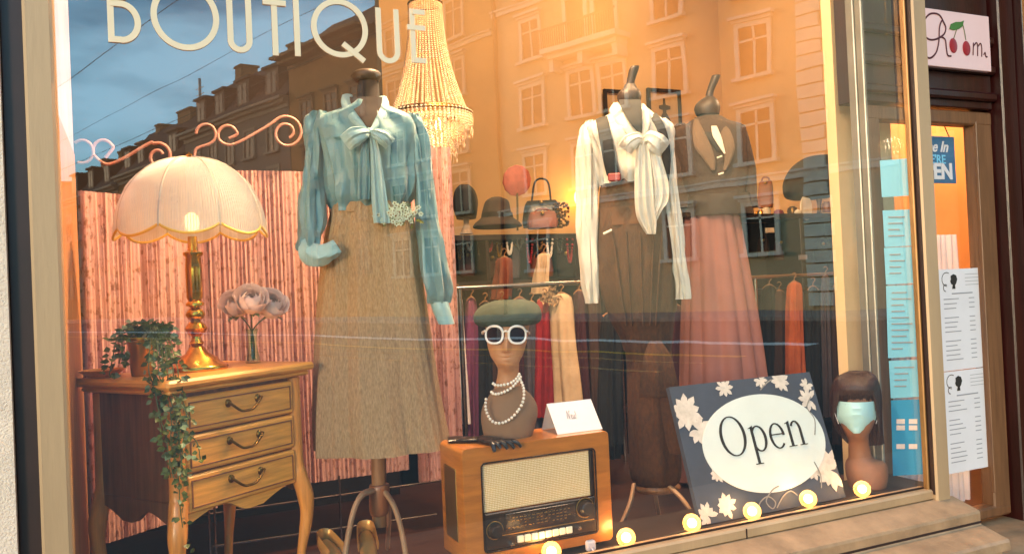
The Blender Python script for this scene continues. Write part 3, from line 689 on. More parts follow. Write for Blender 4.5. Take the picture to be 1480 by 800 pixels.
# ================================================================== table lamp
lc = A+e*.2+s_*.15+V((0, 0, ZT)); lc = V((.149, .40, ZT))
lamp = thing('table_lamp', 'brass column lamp with cream ribbed fabric dome shade on the dresser', 'lamp', lc)
prof = [(.0, 0), (.078, 0), (.08, .008), (.074, .014), (.06, .02), (.052, .032), (.03, .045), (.022, .058), (.014, .066), (.02, .072), (.014, .08), (.012, .09), (.024, .1), (.03, .112), (.022, .124), (.013, .132), (.02, .138), (.026, .15), (.02, .16), (.012, .168), (.024, .174), (.024, .18), (.017, .186), (.021, .195), (.022, .27), (.02, .305), (.026, .31), (.026, .317), (.014, .322), (.012, .36), (.0, .36)]
obj('base', MB().lathe(lc, prof, 32), M['brass'], lamp, angle=60)
zs0, zs1 = 1.69-ZT, 1.888-ZT
shp = []; n = 96; R_s = .192
for k in range(15):
    f = k/14; ang = f*PI/2*.96; r0 = R_s*cos(ang)**.9 if f < 1 else .02; h0 = zs0+(zs1-zs0)*sin(ang)**1.0
    shp.append((max(r0, .018), h0))
rs = []
for k, (r, h) in enumerate(shp):
    ring = []
    for j in range(n):
        t_ = 2*PI*j/n; ph = (t_*8/(2*PI)) % 1; sc = abs(sin(ph*PI)); rr = r*(1+.035*sc**.6-.02)
        hz = h-(.026*sc**.8-.008)*(1-k/14)**2*(1 if k < 6 else 0)
        ring.append(lc+V((cos(t_+.3)*rr, sin(t_+.3)*rr, hz)))
    rs.append(ring)
inner = [[lc+(q-lc)*1 + V(((lc.x-q.x)*.025, (lc.y-q.y)*.025, -.003)) for q in r] for r in rs]
sh = MB().rings(rs, False, False)
shade = obj('shade', sh, M['shade'], lamp)
ribs = MB()
for k in range(8):
    t_ = 2*PI*k/8+.3
    ribs.sweep([lc+V((cos(t_)*r*.99, sin(t_)*r*.99, h+.002)) for (r, h) in shp], .0028, 6)
obj('ribs', ribs, mat('rib_tape', '#c8bca8', .8), shade)
# fine vertical threads wound on the shade
thr = MB()
for j in range(176):
    t_ = 2*PI*(j+.5)/176+.3; ph = ((t_-.3)*8/(2*PI)) % 1; sc = abs(sin(ph*PI))
    pts = []
    for k, (r, h) in enumerate(shp[:13]):
        rr = r*(1+.035*sc**.6-.02)+.0008; hz = h-(.026*sc**.8-.008)*(1-k/14)**2*(1 if k < 6 else 0); pts.append(lc+V((cos(t_)*rr, sin(t_)*rr, hz)))
    thr.sweep(pts, .0011*1.3, 3)
obj('threads', thr, mat('thread', '#ece4d2', .8), shade)
rim = MB(); ring = rs[0]; rim.sweep(ring+[ring[0]], (.003, .004), 6, ref=V((0, 0, 1)))
obj('gold_edge', rim, M['gold_rim'], shade)
obj('finial', MB().lathe(lc+V((0, 0, zs1-.004)), [(0, 0), (.02, 0), (.022, .004), (.006, .008), (.009, .014), (.0, .022)], 16), M['brass'], lamp)
obj('bulb', MB().ball(lc+V((0, 0, .40)), .02, (1, 1, 1.3)), M['bulb_hot'], lamp)
point('lamp_light', lc+V((0, -.0, .40)), 8, (1, .76, .52), .02)

# ================================================================== vase of roses
vb = at(366, 522, .5); vb.z = ZT
va = thing('rose_vase', 'small clear glass vase of three pale pink roses on the dresser', 'vase', vb)
obj('vase', MB().lathe(vb, [(0, .0), (.021, .0), (.022, .004), (.016, .03), (.012, .055), (.015, .085), (.018, .098), (.0165, .098), (.0135, .085), (.0105, .055), (.014, .03), (.019, .006), (0, .005)], 20), M['thin_glass'], va)
st = MB()
heads = [(at(341, 440, .49), .038), (at(363, 434, .44), .041), (at(392, 440, .47), .041)]
for h, r in heads: st.sweep([vb+V((random.uniform(-.006, .006), 0, .01)), vb+V((0, 0, .09)), h-V((0, 0, r*.5))], .002, 6, sub=5)
obj('stems', st, M['stem'], va)
for hi, (h, r) in enumerate(heads):
    mb = MB(); tilt = Matrix.Rotation(math.radians((-20, 4, 22)[hi]), 3, 'Y') @ Matrix.Rotation(math.radians(52), 3, 'X')
    for layer, (npt, rl, top_) in enumerate(((2, .22, 8), (3, .36, 14), (3, .5, 22), (4, .66, 32), (5, .84, 50), (6, 1.0, 64))):
        for k in range(npt):
            az0 = 2*PI*k/npt+layer*.9+random.uniform(-.1, .1); hw = PI/npt*1.35; rows_ = []; tp = math.radians(top_+random.uniform(-4, 6))
            for i in range(8):
                f = i/7; po = math.radians(165)+(tp-math.radians(165))*f; row = []
                for j in range(9):
                    u = j/8*2-1; po2 = po+(.30*u*u*f*f)*(PI-tp)*.35; R_ = r*rl*(1+.14*u*(1 if layer < 5 else .6)+.30*max(0, f-.75)/.25*(.35+.65*rl))
                    az = az0+u*hw; row.append(h+tilt @ V((sin(po2)*cos(az)*R_, sin(po2)*sin(az)*R_, cos(po2)*R_*.82+r*.14*(1-rl))))
                rows_.append(row)
            mb.rings(rows_, closed=False)
    obj('rose', mb, M['rose'], va)
lv = MB()
def leaf(mb, c, d, up, L_, W_):
    d = d.normalized(); sd_ = d.cross(up); sd_ = sd_.normalized() if sd_.length > .01 else V((1, 0, 0)); nn = sd_.cross(d)
    mb.add([c, c+d*L_*.35+sd_*W_*.5+nn*L_*.05, c+d*L_*.35-nn*L_*.03, c+d*L_*.35-sd_*W_*.5+nn*L_*.05, c+d*L_-nn*L_*.08, c+d*L_*.7+sd_*W_*.3, c+d*L_*.7-sd_*W_*.3], [(0, 1, 2), (0, 2, 3), (1, 5, 2), (2, 6, 3), (5, 4, 2), (2, 4, 6)])
for k in range(7): leaf(lv, heads[k % 3][0]-V((0, 0, .03)), V((cos(k*1.3), sin(k*1.3), -.4)), V((0, 0, 1)), .04, .022)
obj('leaves', lv, M['leaf_pale'], va, False)

# ================================================================== ivy in a gold pot
pc = at(206, 531, .345); pc.z = ZT
iv = thing('ivy_plant', 'trailing green ivy in a gold pot spilling over the front corner of the dresser', 'plant', pc)
obj('pot', MB().lathe(pc, [(0, 0), (.026, 0), (.028, .003), (.034, .09), (.037, .092), (.037, .1), (.032, .1), (.03, .085), (0, .08)], 24), M['pot'], iv)
vines = MB(); leaves = MB(); pale = MB()
paths = []
ptop = pc+V((0, 0, .1))
def vine(pts, dens, ls):
    sp_, _ = spline([V(q) for q in pts], None, 8), None
    vines.sweep(sp_, .0014, 5)
    L_ = 0; 
    for i in range(len(sp_)-1):
        seg = sp_[i+1]-sp_[i]; L_ = seg.length; k = max(1, int(L_*dens))
        for j in range(k):
            if random.random() > .92: continue
            c = sp_[i]+seg*random.random(); a = random.uniform(0, 2*PI)
            d = V((cos(a), sin(a), random.uniform(-.9, .25)))
            c = c+d*random.uniform(.002, .012)
            leaf(leaves if random.random() < .86 else pale, c, d, V((random.uniform(-.4, .4), -1, random.uniform(-.2, .9))), ls*random.uniform(.7, 1.3), ls*random.uniform(.6, .95))
fr_px = [(238, 560, .15), (246, 600, .12), (250, 640, .12), (256, 690, .12), (262, 740, .13), (268, 790, .14)]
for k in range(7):
    dx = (k-3)*7
    vine([ptop, ptop+V((.02+k*.004, -.03, .03)), at(232+dx*.7, 500, .2)+V((0, 0, .01)), at(236+dx, 535, .14)] + [at(a+dx*(.9 if i < 3 else .45)+random.uniform(-5, 5), b, y) for i, (a, b, y) in enumerate(fr_px[:random.choice((3, 4, 5, 6) if k != 3 else (6,))])], 200, .0175)
vine([ptop, at(190, 470, .32), at(170, 488, .3), at(163, 515, .3), at(158, 542, .3)], 300, .02)
vine([ptop, at(195, 465, .32), at(178, 478, .3), at(176, 505, .3), at(172, 525, .3)], 260, .02)
vine([at(250, 610, .13), at(270, 625, .12), at(285, 640, .12), at(290, 668, .12)], 220, .016)
vine([at(250, 570, .13), at(266, 590, .12), at(276, 605, .12)], 240, .016)
for k in range(90):
    a = random.uniform(0, 2*PI); rr = random.uniform(0, .07); c = ptop+V((cos(a)*rr*1.1, sin(a)*rr*.6, random.uniform(-.02, .035)))
    leaf(leaves if random.random() < .8 else pale, c, V((cos(a), sin(a)*.6-.2, random.uniform(-.5, .7))), V((0, -.6, 1)), .022, .016)
obj('vines', vines, M['stem'], iv); obj('leaves', leaves, M['leaf'], iv, False); obj('pale_leaves', pale, M['leaf_pale'], iv, False)
# small wooden tray edge at the back-left of the dresser top
tb = at(148, 536, .4); tb.z = ZT+.002
tag(obj('trinket_dish', MB().lathe(tb, [(0, 0), (.035, 0), (.055, .018), (.058, .018), (.037, -.0015+.004), (0, .004)], 28), M['oak']), 'shallow wooden dish at the back left of the dresser top', 'dish')

# ================================================================== pink fabric screen with iron scrolls and rail
def crinkle(a, b, z0, z1, n, amp=.005):
    d = V(b)-V(a); L_ = d.length; d.normalize(); nn = V((d.y, -d.x, 0)); rs = []
    for k in range(9):
        z = z0+(z1-z0)*k/8
        rs.append([V(a)+d*(L_*j/n)+nn*(amp*2.0*noise.noise(V((j*.42, k*.16, 0)))+amp*.55*sin(j*1.7+2*noise.noise(V((j*.1, 0, 3)))))+V((0, 0, z)) for j in range(n+1)])
    mb = MB(); mb.rings([[q for q in r] for r in rs], closed=False); mb.rings([[q-nn*.012 for q in r] for r in rs], closed=False); return mb
scr = thing('fabric_screen', 'crinkled pink speckled fabric screen in three panels behind the dresser', 'screen', (.3, 1.0, .6))
pA, pB = V((-.135, .72, 0)), V((.235, 1.0, 0))
zl0 = at(300, 718, 1.0).z
obj('panel', crinkle(pA, pB, .80, at(180, 283, .85).z, 110), M['pinkfab'], scr, False, label='left slanted panel of the pink screen')
xm = at(455, 300, 1.0).x
obj('panel', crinkle(pB, V((at(575, 300, 1.0).x, 1.0, 0)), zl0, at(400, 247, 1.0).z, 170), M['pinkfab'], scr, False, label='wide middle panel of the pink screen')
obj('panel', crinkle(V((at(585, 300, 1.02).x, .98, 0)), V((at(655, 400, 1.02).x, .99, 0)), at(640, 690, 1).z, at(630, 213, 1).z, 50, .009), M['pinkfab'], scr, False, label='tallest right panel of the pink screen')
rl = thing('metal_rail', 'thin chrome rail frame on the floor beneath the pink screen', 'rail', (.5, .97, .6))
mb = MB(); x1 = at(300, 700, .97).x; x2 = at(490, 700, .97).x; x3 = at(640, 700, .97).x
for zz in (at(450, 721, .97).z,): mb.sweep([V((x1-.25, .97, zz)), V((x3, .97, zz))], .004, 6)
mb.sweep([V((x1, .97, .68)), V((x3-.03, .97, .665))], .004, 6)
obj('crosspiece', mb, M['chrome'], rl)
for xx in (x1, x1+.018, x2): obj('upright', MB().sweep([V((xx, .965, .6)), V((xx, .965, zl0+.02))], .0045, 6), M['chrome'], rl)
def scroll(pxs, y, r=.005): return MB().sweep([at(a, b, y) for a, b in pxs], r, 8, sub=6)
def spiral(cx, cy, r0, r1, a0, a1, n=16): return [(cx+(r0+(r1-r0)*k/n)*cos(math.radians(a0+(a1-a0)*k/n)), cy-(r0+(r1-r0)*k/n)*sin(math.radians(a0+(a1-a0)*k/n))) for k in range(n+1)]
ob = [(281, 222), (284, 212), (295, 207), (305, 203)]
s1 = thing('iron_scroll', 'pink wrought iron scroll, larger right one above the lamp', 'ornament', at(350, 240, .95))
obj('scroll', scroll(spiral(297, 194, 14, 15, 175, -70, 8)+[(290, 212), (283, 216), (281, 224)], .95), M['pinkmetal'], s1)
obj('scroll', scroll([(331, 200)]+spiral(329, 195, 13, 14, -50, 215, 10)[2:]+[(325, 208), (335, 209), (350, 203), (370, 192), (390, 180), (402, 171)]+spiral(414, 192, 24, 8, 95, -420, 22), .95), M['pinkmetal'], s1)
obj('stem', scroll([(281, 222), (281, 250), (282, 300)], .95), M['pinkmetal'], s1)
s2 = thing('iron_scroll', 'pink wrought iron scroll, smaller left one at the window edge', 'ornament', at(180, 260, .78))
obj('scroll', scroll(spiral(118, 219, 16, 17, 130, -110, 8), .78), M['pinkmetal'], s2)
obj('scroll', scroll([(152, 228)]+spiral(149, 217, 14, 15, -40, 215, 10)[2:]+[(150, 236), (162, 236), (180, 228), (200, 216), (218, 206)]+spiral(229, 226, 20, 7, 110, -330, 18), .78), M['pinkmetal'], s2)
obj('stem', scroll([(228, 246), (230, 270), (232, 300)], .8), M['pinkmetal'], s2)

# ================================================================== dress forms
def loft(fr, rows, n=72, sub=5, fold=None, pw=1.0, cap=(True, True), mb=None):
    """rows: (left px, right px, py, half depth m, offset away from viewer m)"""
    rows = cspline([tuple(float(x) for x in r) for r in rows], sub); rs = []
    for i, (l, r, y, ry, d) in enumerate(rows):
        a, b = fr.p(l, y, d), fr.p(r, y, d); c = (a+b)/2; rx = (b-a).length/2; f = i/(len(rows)-1); ring = []
        for j in range(n):
            t = 2*PI*j/n; e_ = fold(t, f, c.z) if fold else 0
            cx_, cy_ = cos(t), sin(t)
            if pw != 1: cx_ = math.copysign(abs(cx_)**pw, cx_); cy_ = math.copysign(abs(cy_)**pw, cy_)
            ring.append(c+fr.r*cx_*(rx+e_)+fr.n*cy_*(ry+e_))
        rs.append(ring)
    mb = mb or MB(); mb.rings(rs, *cap); return mb
def nzz(*a): return noise.noise(V(a))
def folds(amp, k, seed=0, grow=lambda f: 1.0, drift=.0, rough=.5):
    def fn(t, f, z):
        return amp*grow(f)*(.6*sin(k*t+seed+drift*f+1.5*nzz(cos(t)*1.3, sin(t)*1.3, f*1.5+seed))+.9*rough*nzz(cos(t)*k*.45+seed, sin(t)*k*.45, f*2.2)*2)
    return fn
def px_path(fr, pts): return [fr.p(a, b, d) for (a, b, d) in pts]
def flap(fr, rows, th=.004, n=18, wav=.006, k=3.0, seed=0, sub=5):
    """a hanging strip of cloth: rows (left px, right px, py, offset)"""
    rows = cspline([tuple(float(x) for x in r) for r in rows], sub); rs = []
    for i, (l, r, y, d) in enumerate(rows):
        a, b = fr.p(l, y, d), fr.p(r, y, d); f = i/(len(rows)-1); fr_, bk = [], []
        for j in range(n+1):
            u = j/n; w_ = wav*sin(u*k*2*PI+seed+f*.8)*(.4+.6*f)+wav*.7*nzz(u*3+seed, f*2, seed)
            q = a+(b-a)*u+fr.n*w_; edge = th*min(1, 6*min(u, 1-u)+.15); fr_.append(q-fr.n*edge); bk.append(q+fr.n*edge)
        rs.append(fr_+bk[::-1])
    mb = MB(); mb.rings(rs); return mb
def gather(fr, c, rx, rz, d, th, seed, n=20, m=10):    # puffy bow loop
    pass

# ---- left: teal blouse and khaki skirt
F1 = Frame(540, 300, .45)
foot = F1.c.copy(); foot.z = .6
m1 = thing('dress_form', 'dress form in teal bow blouse and long khaki tweed skirt, nearest the dresser', 'mannequin', foot)
obj('torso', loft(F1, [(519, 547, 108, .03, 0), (517, 548, 130, .035, 0), (514, 551, 155, .045, 0), (500, 566, 176, .06, 0), (470, 590, 200, .08, 0), (478, 588, 290, .08, 0)], 40), M['grey_jersey'], m1)
obj('neck_cap', loft(F1, [(515, 545, 103, .034, 0), (509, 550, 106, .043, 0), (508, 551, 112, .045, 0), (514, 549, 118, .038, 0)], 32, 3), M['cap_wood'], m1)
def blf(t, f, z):
    return 1.7*(.004*sin(9*t+3*f)*(.3+abs(f-.5))+.010*nzz(cos(t)*2.2, sin(t)*2.2, f*5)+(.010*nzz(cos(t)*6, sin(t)*6, f*1.3+4) if f > .45 else .004*nzz(cos(t)*7, sin(t)*7, f*1.2)))
bl_rows = [(505, 552, 150, .052, 0), (486, 575, 160, .065, 0), (462, 596, 170, .078, 0), (452, 606, 184, .088, 0), (458, 606, 205, .094, 0), (465, 604, 235, .098, 0), (468, 602, 262, .1, 0), (470, 600, 284, .094, 0), (478, 592, 298, .078, 0), (484, 588, 306, .07, 0)]
blouse = obj('blouse', loft(F1, bl_rows, 110, 6, blf, .9), M['teal'], m1, label='teal satin blouse')
def sleeve(fr, rows, seed, m, par, amp=.008, name='sleeve', n=40):
    rows = [(a, b, c, ry*.82, d) for a, b, c, ry, d in rows]
    return obj(name, loft(fr, rows, n, 7, lambda t, f, z: amp*(sin(5*t+seed+3*f)*.5+1.8*nzz(cos(t)*2+seed, sin(t)*2, f*4)+.9*nzz(cos(t)*4, sin(t)*4+seed, f*9))), m, par)
sleeve(F1, [(452, 470, 162, .035, 0), (443, 478, 174, .045, 0), (440, 470, 200, .05, -.01), (438, 468, 240, .05, -.015), (437, 468, 280, .05, -.03), (434, 470, 320, .05, -.05), (432, 468, 345, .045, -.07), (433, 462, 362, .03, -.08)], 1, M['teal'], blouse)
cu = MB()
cu.sweep([F1.p(446, 350, -.07), F1.p(449, 366, -.09), F1.p(462, 368, -.11), F1.p(478, 362, -.12), F1.p(488, 356, -.12)], [(.026, .026), (.034, .03), (.032, .028), (.024, .022), (.02, .02)], 20, ref=F1.n, sub=5, fold=lambda t, f: .003*sin(5*t+8*f))
obj('cuff', cu, M['teal_light'], blouse)
sleeve(F1, [(585, 604, 166, .035, 0), (580, 611, 178, .045, 0), (590, 618, 205, .05, -.005), (598, 624, 250, .05, -.01), (602, 630, 300, .05, -.02), (606, 640, 350, .052, -.03), (609, 648, 395, .052, -.04), (614, 652, 425, .04, -.045), (620, 646, 438, .028, -.045)], 5, M['teal'], blouse)
obj('cuff', loft(F1, [(621, 648, 436, .03, -.045), (626, 652, 450, .03, -.046), (634, 657, 468, .03, -.047)], 28, 4), M['teal_light'], blouse)
# collar bands and bow
cb = MB()
cb.sweep(px_path(F1, [(502, 138, -.01), (503, 150, -.045), (512, 166, -.075), (524, 180, -.095), (534, 190, -.108)]), [(.016, .006), (.02, .007), (.02, .007), (.016, .008), (.009, .008)], 12, ref=F1.n, sub=5)
cb.sweep(px_path(F1, [(552, 141, -.01), (554, 152, -.045), (550, 166, -.075), (543, 180, -.095), (536, 190, -.108)]), [(.014, .006), (.018, .007), (.018, .007), (.014, .008), (.009, .008)], 12, ref=F1.n, sub=5)
obj('collar', cb, M['teal_light'], blouse)
V1 = flap(F1, [(505, 553, 140, -.05), (508, 551, 152, -.066), (517, 545, 166, -.089), (526, 539, 178, -.104), (532, 535, 190, -.113)], .002, 16, 0, 1)
obj('neck_panel', V1, M['grey_jersey'], m1)
def bow(fr, kx, ky, d, loops, m, par, kr=.013):
    mb = MB(); mb.ball(fr.p(kx, ky, d), kr, (.8, .8, 1.15), 16, 10)
    for (pts, wmax, seed) in loops:
        mb.sweep(px_path(fr, pts), [(wmax*(.22+.78*sin(PI*min(1, i/(len(pts)-1)*.62+.02))), .006+.010*sin(PI*i/(len(pts)-1))) for i in range(len(pts))], 28, ref=fr.n, sub=6, fold=lambda t, f, seed=seed: .0022*sin(7*t+seed)*sin(PI*f)+.001*sin(15*t))
    return obj('bow', mb, m, par)
bow(F1, 535, 192, -.12, [([(534, 192, -.12), (524, 193, -.14), (512, 197, -.145), (499, 207, -.13)], .028, 1), ([(536, 192, -.12), (545, 194, -.14), (555, 199, -.14), (564, 208, -.128)], .022, 2)], M['teal_light'], blouse)
obj('bow_tail', flap(F1, [(532, 541, 194, -.125), (535, 548, 215, -.13), (536, 554, 250, -.132), (537, 560, 290, -.13), (540, 564, 322, -.125)], .004, 20, .006, 2.2, 1), M['teal_light'], blouse)
obj('bow_tail', flap(F1, [(528, 536, 195, -.122), (520, 533, 220, -.125), (517, 535, 255, -.125), (517, 534, 288, -.118)], .003, 18, .005, 2, 2.2), M['teal'], blouse)
# skirt
def skf(t, f, z): return .0011*sin(38*t)*(.4+f)+(.002+.010*f)*sin(7*t+.6+.5*nzz(f*2, 0, t))+(.003+.006*f)*nzz(cos(t)*3, sin(t)*3, f*1.2)*2
obj('waistband', loft(F1, [(479, 593, 294, .081, 0), (478, 594, 299, .0835, 0), (476.5, 595.5, 308, .087, 0)], 80, 3, cap=(False, False)), M['tweed'], m1)
skirt = obj('skirt', loft(F1, [(481, 591, 296, .078, 0), (477, 594, 306, .082, 0), (469, 602, 345, .1, 0), (464, 608, 400, .112, 0), (460, 618, 470, .125, 0), (457, 630, 550, .14, 0), (456, 640, 610, .15, 0), (457, 647, 646, .155, 0)], 240, 6, skf, .88, (True, False)), M['tweed'], m1, label='long khaki tweed skirt')
sb = MB(); 
for k in range(3): sb.ball(F1.p(592+k*1.5, 330+k*22, -.02-.008*k), .005, (1, .5, 1), 10, 6)
obj('button', sb, M['stand_wood'], skirt)
# corsage
cg = MB(); cc = MB()
for k in range(150):
    q = F1.p(random.gauss(577, 11), random.gauss(309, 7), -.12+random.uniform(-.015, .02)); a0 = random.uniform(0, PI)
    for j in range(5):
        a = a0+2*PI*j/5; leaf(cg, q, F1.r*cos(a)+V((0, 0, 1))*sin(a)-F1.n*.35, -F1.n, .0085, .007)
    cc.bead(q-F1.n*.003, .0022)
crs = tag(obj('flower_corsage', cg, mat('pale_petal', '#c3cdb2', .7, var=.1), None, False), 'cluster of tiny pale green flowers pinned at the waist of the teal blouse', 'flowers')
obj('flower_centre', cc, M['oldbrass'], crs); gl_ = MB()
for k in range(60): leaf(gl_, F1.p(random.gauss(577, 13), random.gauss(311, 8), -.11), V((random.uniform(-1, 1), -.4, random.uniform(-1, 1))), V((0, -1, 0)), .018, .009)
obj('leaves', gl_, M['leaf'], crs, False)
obj('pole', loft(F1, [(536, 558, 640, .017, 0), (537, 558, 700, .017, 0), (538, 559, 760, .017, 0)], 20, 2), M['stand_wood'], m1)
obj('hub', loft(F1, [(534, 562, 699, .03, 0), (533, 563, 706, .033, 0), (534, 562, 738, .031, 0), (538, 558, 744, .02, 0)], 24, 3), M['walnut'], m1)
legm = mat('bentwood', '#b08a68', .45, var=.15)
for pts in ([(538, 708, -.02), (522, 716, -.08), (511, 738, -.12), (503, 775, -.16), (494, 830, -.2)], [(558, 712, -.02), (570, 732, -.07), (580, 765, -.11), (588, 810, -.14), (596, 850, -.16)], [(552, 710, .03), (560, 722, .1), (562, 750, .18), (560, 790, .24)]):
    obj('leg', MB().sweep(px_path(F1, pts), (.008, .015), 12, ref=F1.n, sub=6), legm, m1)

# ---- middle: white blouse, braces and brown trousers
F2 = Frame(915, 300, .55); foot = F2.c.copy(); foot.z = .6
m2 = thing('dress_form', 'dress form in white bow blouse with black braces and brown tweed trousers', 'mannequin', foot)
obj('torso', loft(F2, [(897, 922, 140, .03, 0), (893, 926, 150, .038, 0), (895, 927, 172, .042, 0), (892, 933, 190, .055, 0), (870, 955, 210, .075, 0), (872, 955, 262, .08, 0)], 40), M['black'], m2)
obj('neck_cap', loft(F2, [(903, 918, 122, .016, 0), (900, 921, 128, .026, 0), (893, 926, 134, .036, 0), (892, 927, 142, .04, 0), (896, 925, 150, .036, 0)], 32, 3), M['cap_wood'], m2)
obj('finial', loft(F2, [(912, 924, 96, .014, 0), (909, 923, 101, .015, 0), (906, 918, 116, .011, 0), (904, 917, 124, .013, 0)], 20, 3), M['cap_wood'], m2)
bl2 = [(893, 929, 155, .05, 0), (880, 940, 165, .062, 0), (858, 957, 174, .075, 0), (846, 967, 184, .084, 0), (850, 968, 205, .092, 0), (858, 966, 230, .096, 0), (864, 963, 252, .092, 0), (868, 960, 266, .08, 0)]
b2 = obj('blouse', loft(F2, bl2, 110, 6, blf, .9), M['white_satin'], m2, label='ivory satin blouse')
sleeve(F2, [(848, 862, 175, .03, 0), (838, 868, 184, .04, 0), (835, 866, 210, .045, -.01), (835, 865, 260, .045, -.01), (835, 865, 320, .045, -.015), (838, 865, 370, .042, -.02), (843, 865, 410, .035, -.02), (849, 865, 438, .03, -.02)], 2, M['white_satin'], b2)
sleeve(F2, [(950, 962, 173, .03, 0), (944, 969, 183, .04, 0), (952, 973, 205, .045, .0), (958, 977, 250, .045, .0), (963, 982, 310, .045, -.005), (968, 988, 365, .04, -.01), (973, 993, 405, .035, -.01), (977, 996, 432, .03, -.01)], 7, M['white_satin'], b2)
cb = MB()
obj('neck_panel', flap(F2, [(894, 926, 144, -.062), (896, 927, 152, -.082), (903, 928, 165, -.104), (911, 928, 178, -.118), (919, 928, 188, -.122), (925, 927, 196, -.124)], .002, 16, 0, 1), M['black'], m2)
cb.sweep(px_path(F2, [(893, 150, -.0), (893, 160, -.045), (903, 174, -.075), (914, 188, -.095), (926, 198, -.108)]), [(.018, .006), (.03, .008), (.032, .008), (.024, .009), (.01, .008)], 14, ref=F2.n, sub=5)
cb.sweep(px_path(F2, [(927, 152, -.0), (931, 162, -.045), (932, 174, -.075), (930, 188, -.095), (928, 198, -.108)]), [(.012, .006), (.018, .008), (.02, .008), (.018, .009), (.01, .008)], 14, ref=F2.n, sub=5)
obj('collar', cb, M['white_satin'], b2)
bow(F2, 930, 204, -.125, [([(930, 203, -.12), (921, 200, -.145), (910, 206, -.15), (903, 216, -.135)], .030, 1), ([(930, 203, -.12), (940, 200, -.145), (950, 207, -.15), (960, 216, -.13)], .034, 3)], M['white_satin'], b2, .016)
obj('bow_tail', flap(F2, [(921, 937, 206, -.13), (918, 941, 235, -.14), (917, 944, 270, -.14), (918, 946, 300, -.135), (922, 949, 318, -.13), (934, 948, 338, -.125)], .004, 26, .008, 2.6, 1), M['white_satin'], b2)
obj('bow_tail', flap(F2, [(935, 948, 206, -.125), (940, 958, 235, -.135), (944, 966, 265, -.135), (945, 966, 288, -.13), (944, 956, 305, -.128), (944, 948, 322, -.125)], .004, 22, .007, 2.2, 2.6), M['white_satin'], b2)
def trf(t, f, z): return .003*sin(10*t)*(1-abs(f-.5))+.004*nzz(cos(t)*3, sin(t)*3, f*3)+(.006*sin(9*t+1) if .5 < f < .75 else 0)
tr = obj('trousers', loft(F2, [(871, 957, 262, .08, 0), (867, 961, 272, .084, 0), (866, 964, 300, .086, 0), (864, 969, 335, .1, 0), (864, 974, 380, .115, 0), (868, 976, 420, .12, 0), (880, 975, 455, .11, 0), (896, 972, 485, .09, 0), (902, 970, 505, .08, 0)], 100, 6, trf), M['brown_tweed'], m2, label='high waisted brown tweed trousers')
obj('waistband', loft(F2, [(865, 964, 300, .0885, 0), (865, 965, 310, .09, 0), (865, 967, 326, .0985, 0)], 80, 3, cap=(False, False)), mat('waist_cloth', '#5a3516', .9), tr)
pl_ = MB()
for (x0_, x1_) in ((885, 905), (905, 913), (925, 930), (945, 940), (957, 948)):
    pl_.sweep(px_path(F2, [(x0_, 335, -.105), (x0_+(x1_-x0_)*.5, 400, -.123), (x1_, 470, -.108)]), (.0035, .005), 8, ref=F2.n, sub=5)
obj('pleats', pl_, M['brown_tweed'], tr)
obj('lower_body', loft(F2, [(902, 968, 492, .078, 0), (905, 972, 520, .08, 0), (907, 976, 580, .085, 0), (909, 982, 640, .088, 0), (911, 984, 680, .088, 0), (918, 980, 697, .07, 0), (932, 968, 703, .03, 0)], 48, 5, lambda t, f, z: .005*sin(8*t)*sin(PI*f)+.004*nzz(cos(t)*3, sin(t)*3, f*3)), M['brown_tweed'], m2)
obj('sash_loop', flap(F2, [(938, 956, 492, -.1), (930, 970, 515, -.125), (926, 978, 545, -.13), (924, 984, 568, -.12), (926, 984, 574, -.115)], .006, 20, .006, 1.6, 0), M['brown_tweed'], m2)
obj('sash_tail', flap(F2, [(953, 972, 568, -.105), (956, 980, 600, -.11), (962, 988, 635, -.11), (968, 992, 655, -.108)], .005, 16, .004, 1.3, 0), M['brown_tweed'], m2)
for side, pts in ((0, [(869, 170, -.05), (871, 178, -.088), (876, 205, -.113), (881, 232, -.118), (886, 252, -.112)]), (1, [(943, 166, -.05), (952, 178, -.076), (960, 200, -.088), (963, 225, -.09), (962, 250, -.088), (957, 272, -.09)])):
    s_b = MB().sweep(px_path(F2, pts), (.022 if not side else .015, .0022), 8, ref=F2.n, sub=6); br_ = obj('brace', s_b, M['black'], m2)
    if side == 0:
        a = F2.p(888, 256, -.115); obj('clip', MB().bbox((-.022, -.006, -.014), (.022, .008, .014), .004, Matrix.Translation(a) @ Matrix(((F2.r.x, F2.n.x, 0), (F2.r.y, F2.n.y, 0), (0, 0, 1))).to_4x4()), M['red'], br_, False)
tab = F2.p(878, 335, -.115); mm = Matrix.Translation(tab) @ Matrix(((F2.r.x, F2.n.x, 0), (F2.r.y, F2.n.y, 0), (0, 0, 1))).to_4x4() @ Matrix.Rotation(.4, 4, 'Y').inverted()
obj('trouser_hook', MB().bbox((-.017, -.003, -.004), (.017, .004, .004), .002, mm), M['cream'], tr, False)
obj('stand_ring', loft(F2, [(916, 980, 698, .07, 0), (914, 984, 703, .075, 0), (920, 978, 709, .06, 0)], 32, 3), M['stand_wood'], m2)
for pts in ([(916, 700, -.04), (911, 725, -.09), (900, 752, -.12), (884, 782, -.13)], [(965, 700, -.04), (984, 718, -.08), (1000, 742, -.1), (1012, 775, -.11)], [(945, 702, .05), (950, 730, .12), (956, 760, .2)]):
    obj('leg', MB().sweep(px_path(F2, pts), (.008, .014), 12, ref=F2.n, sub=6), legm, m2)

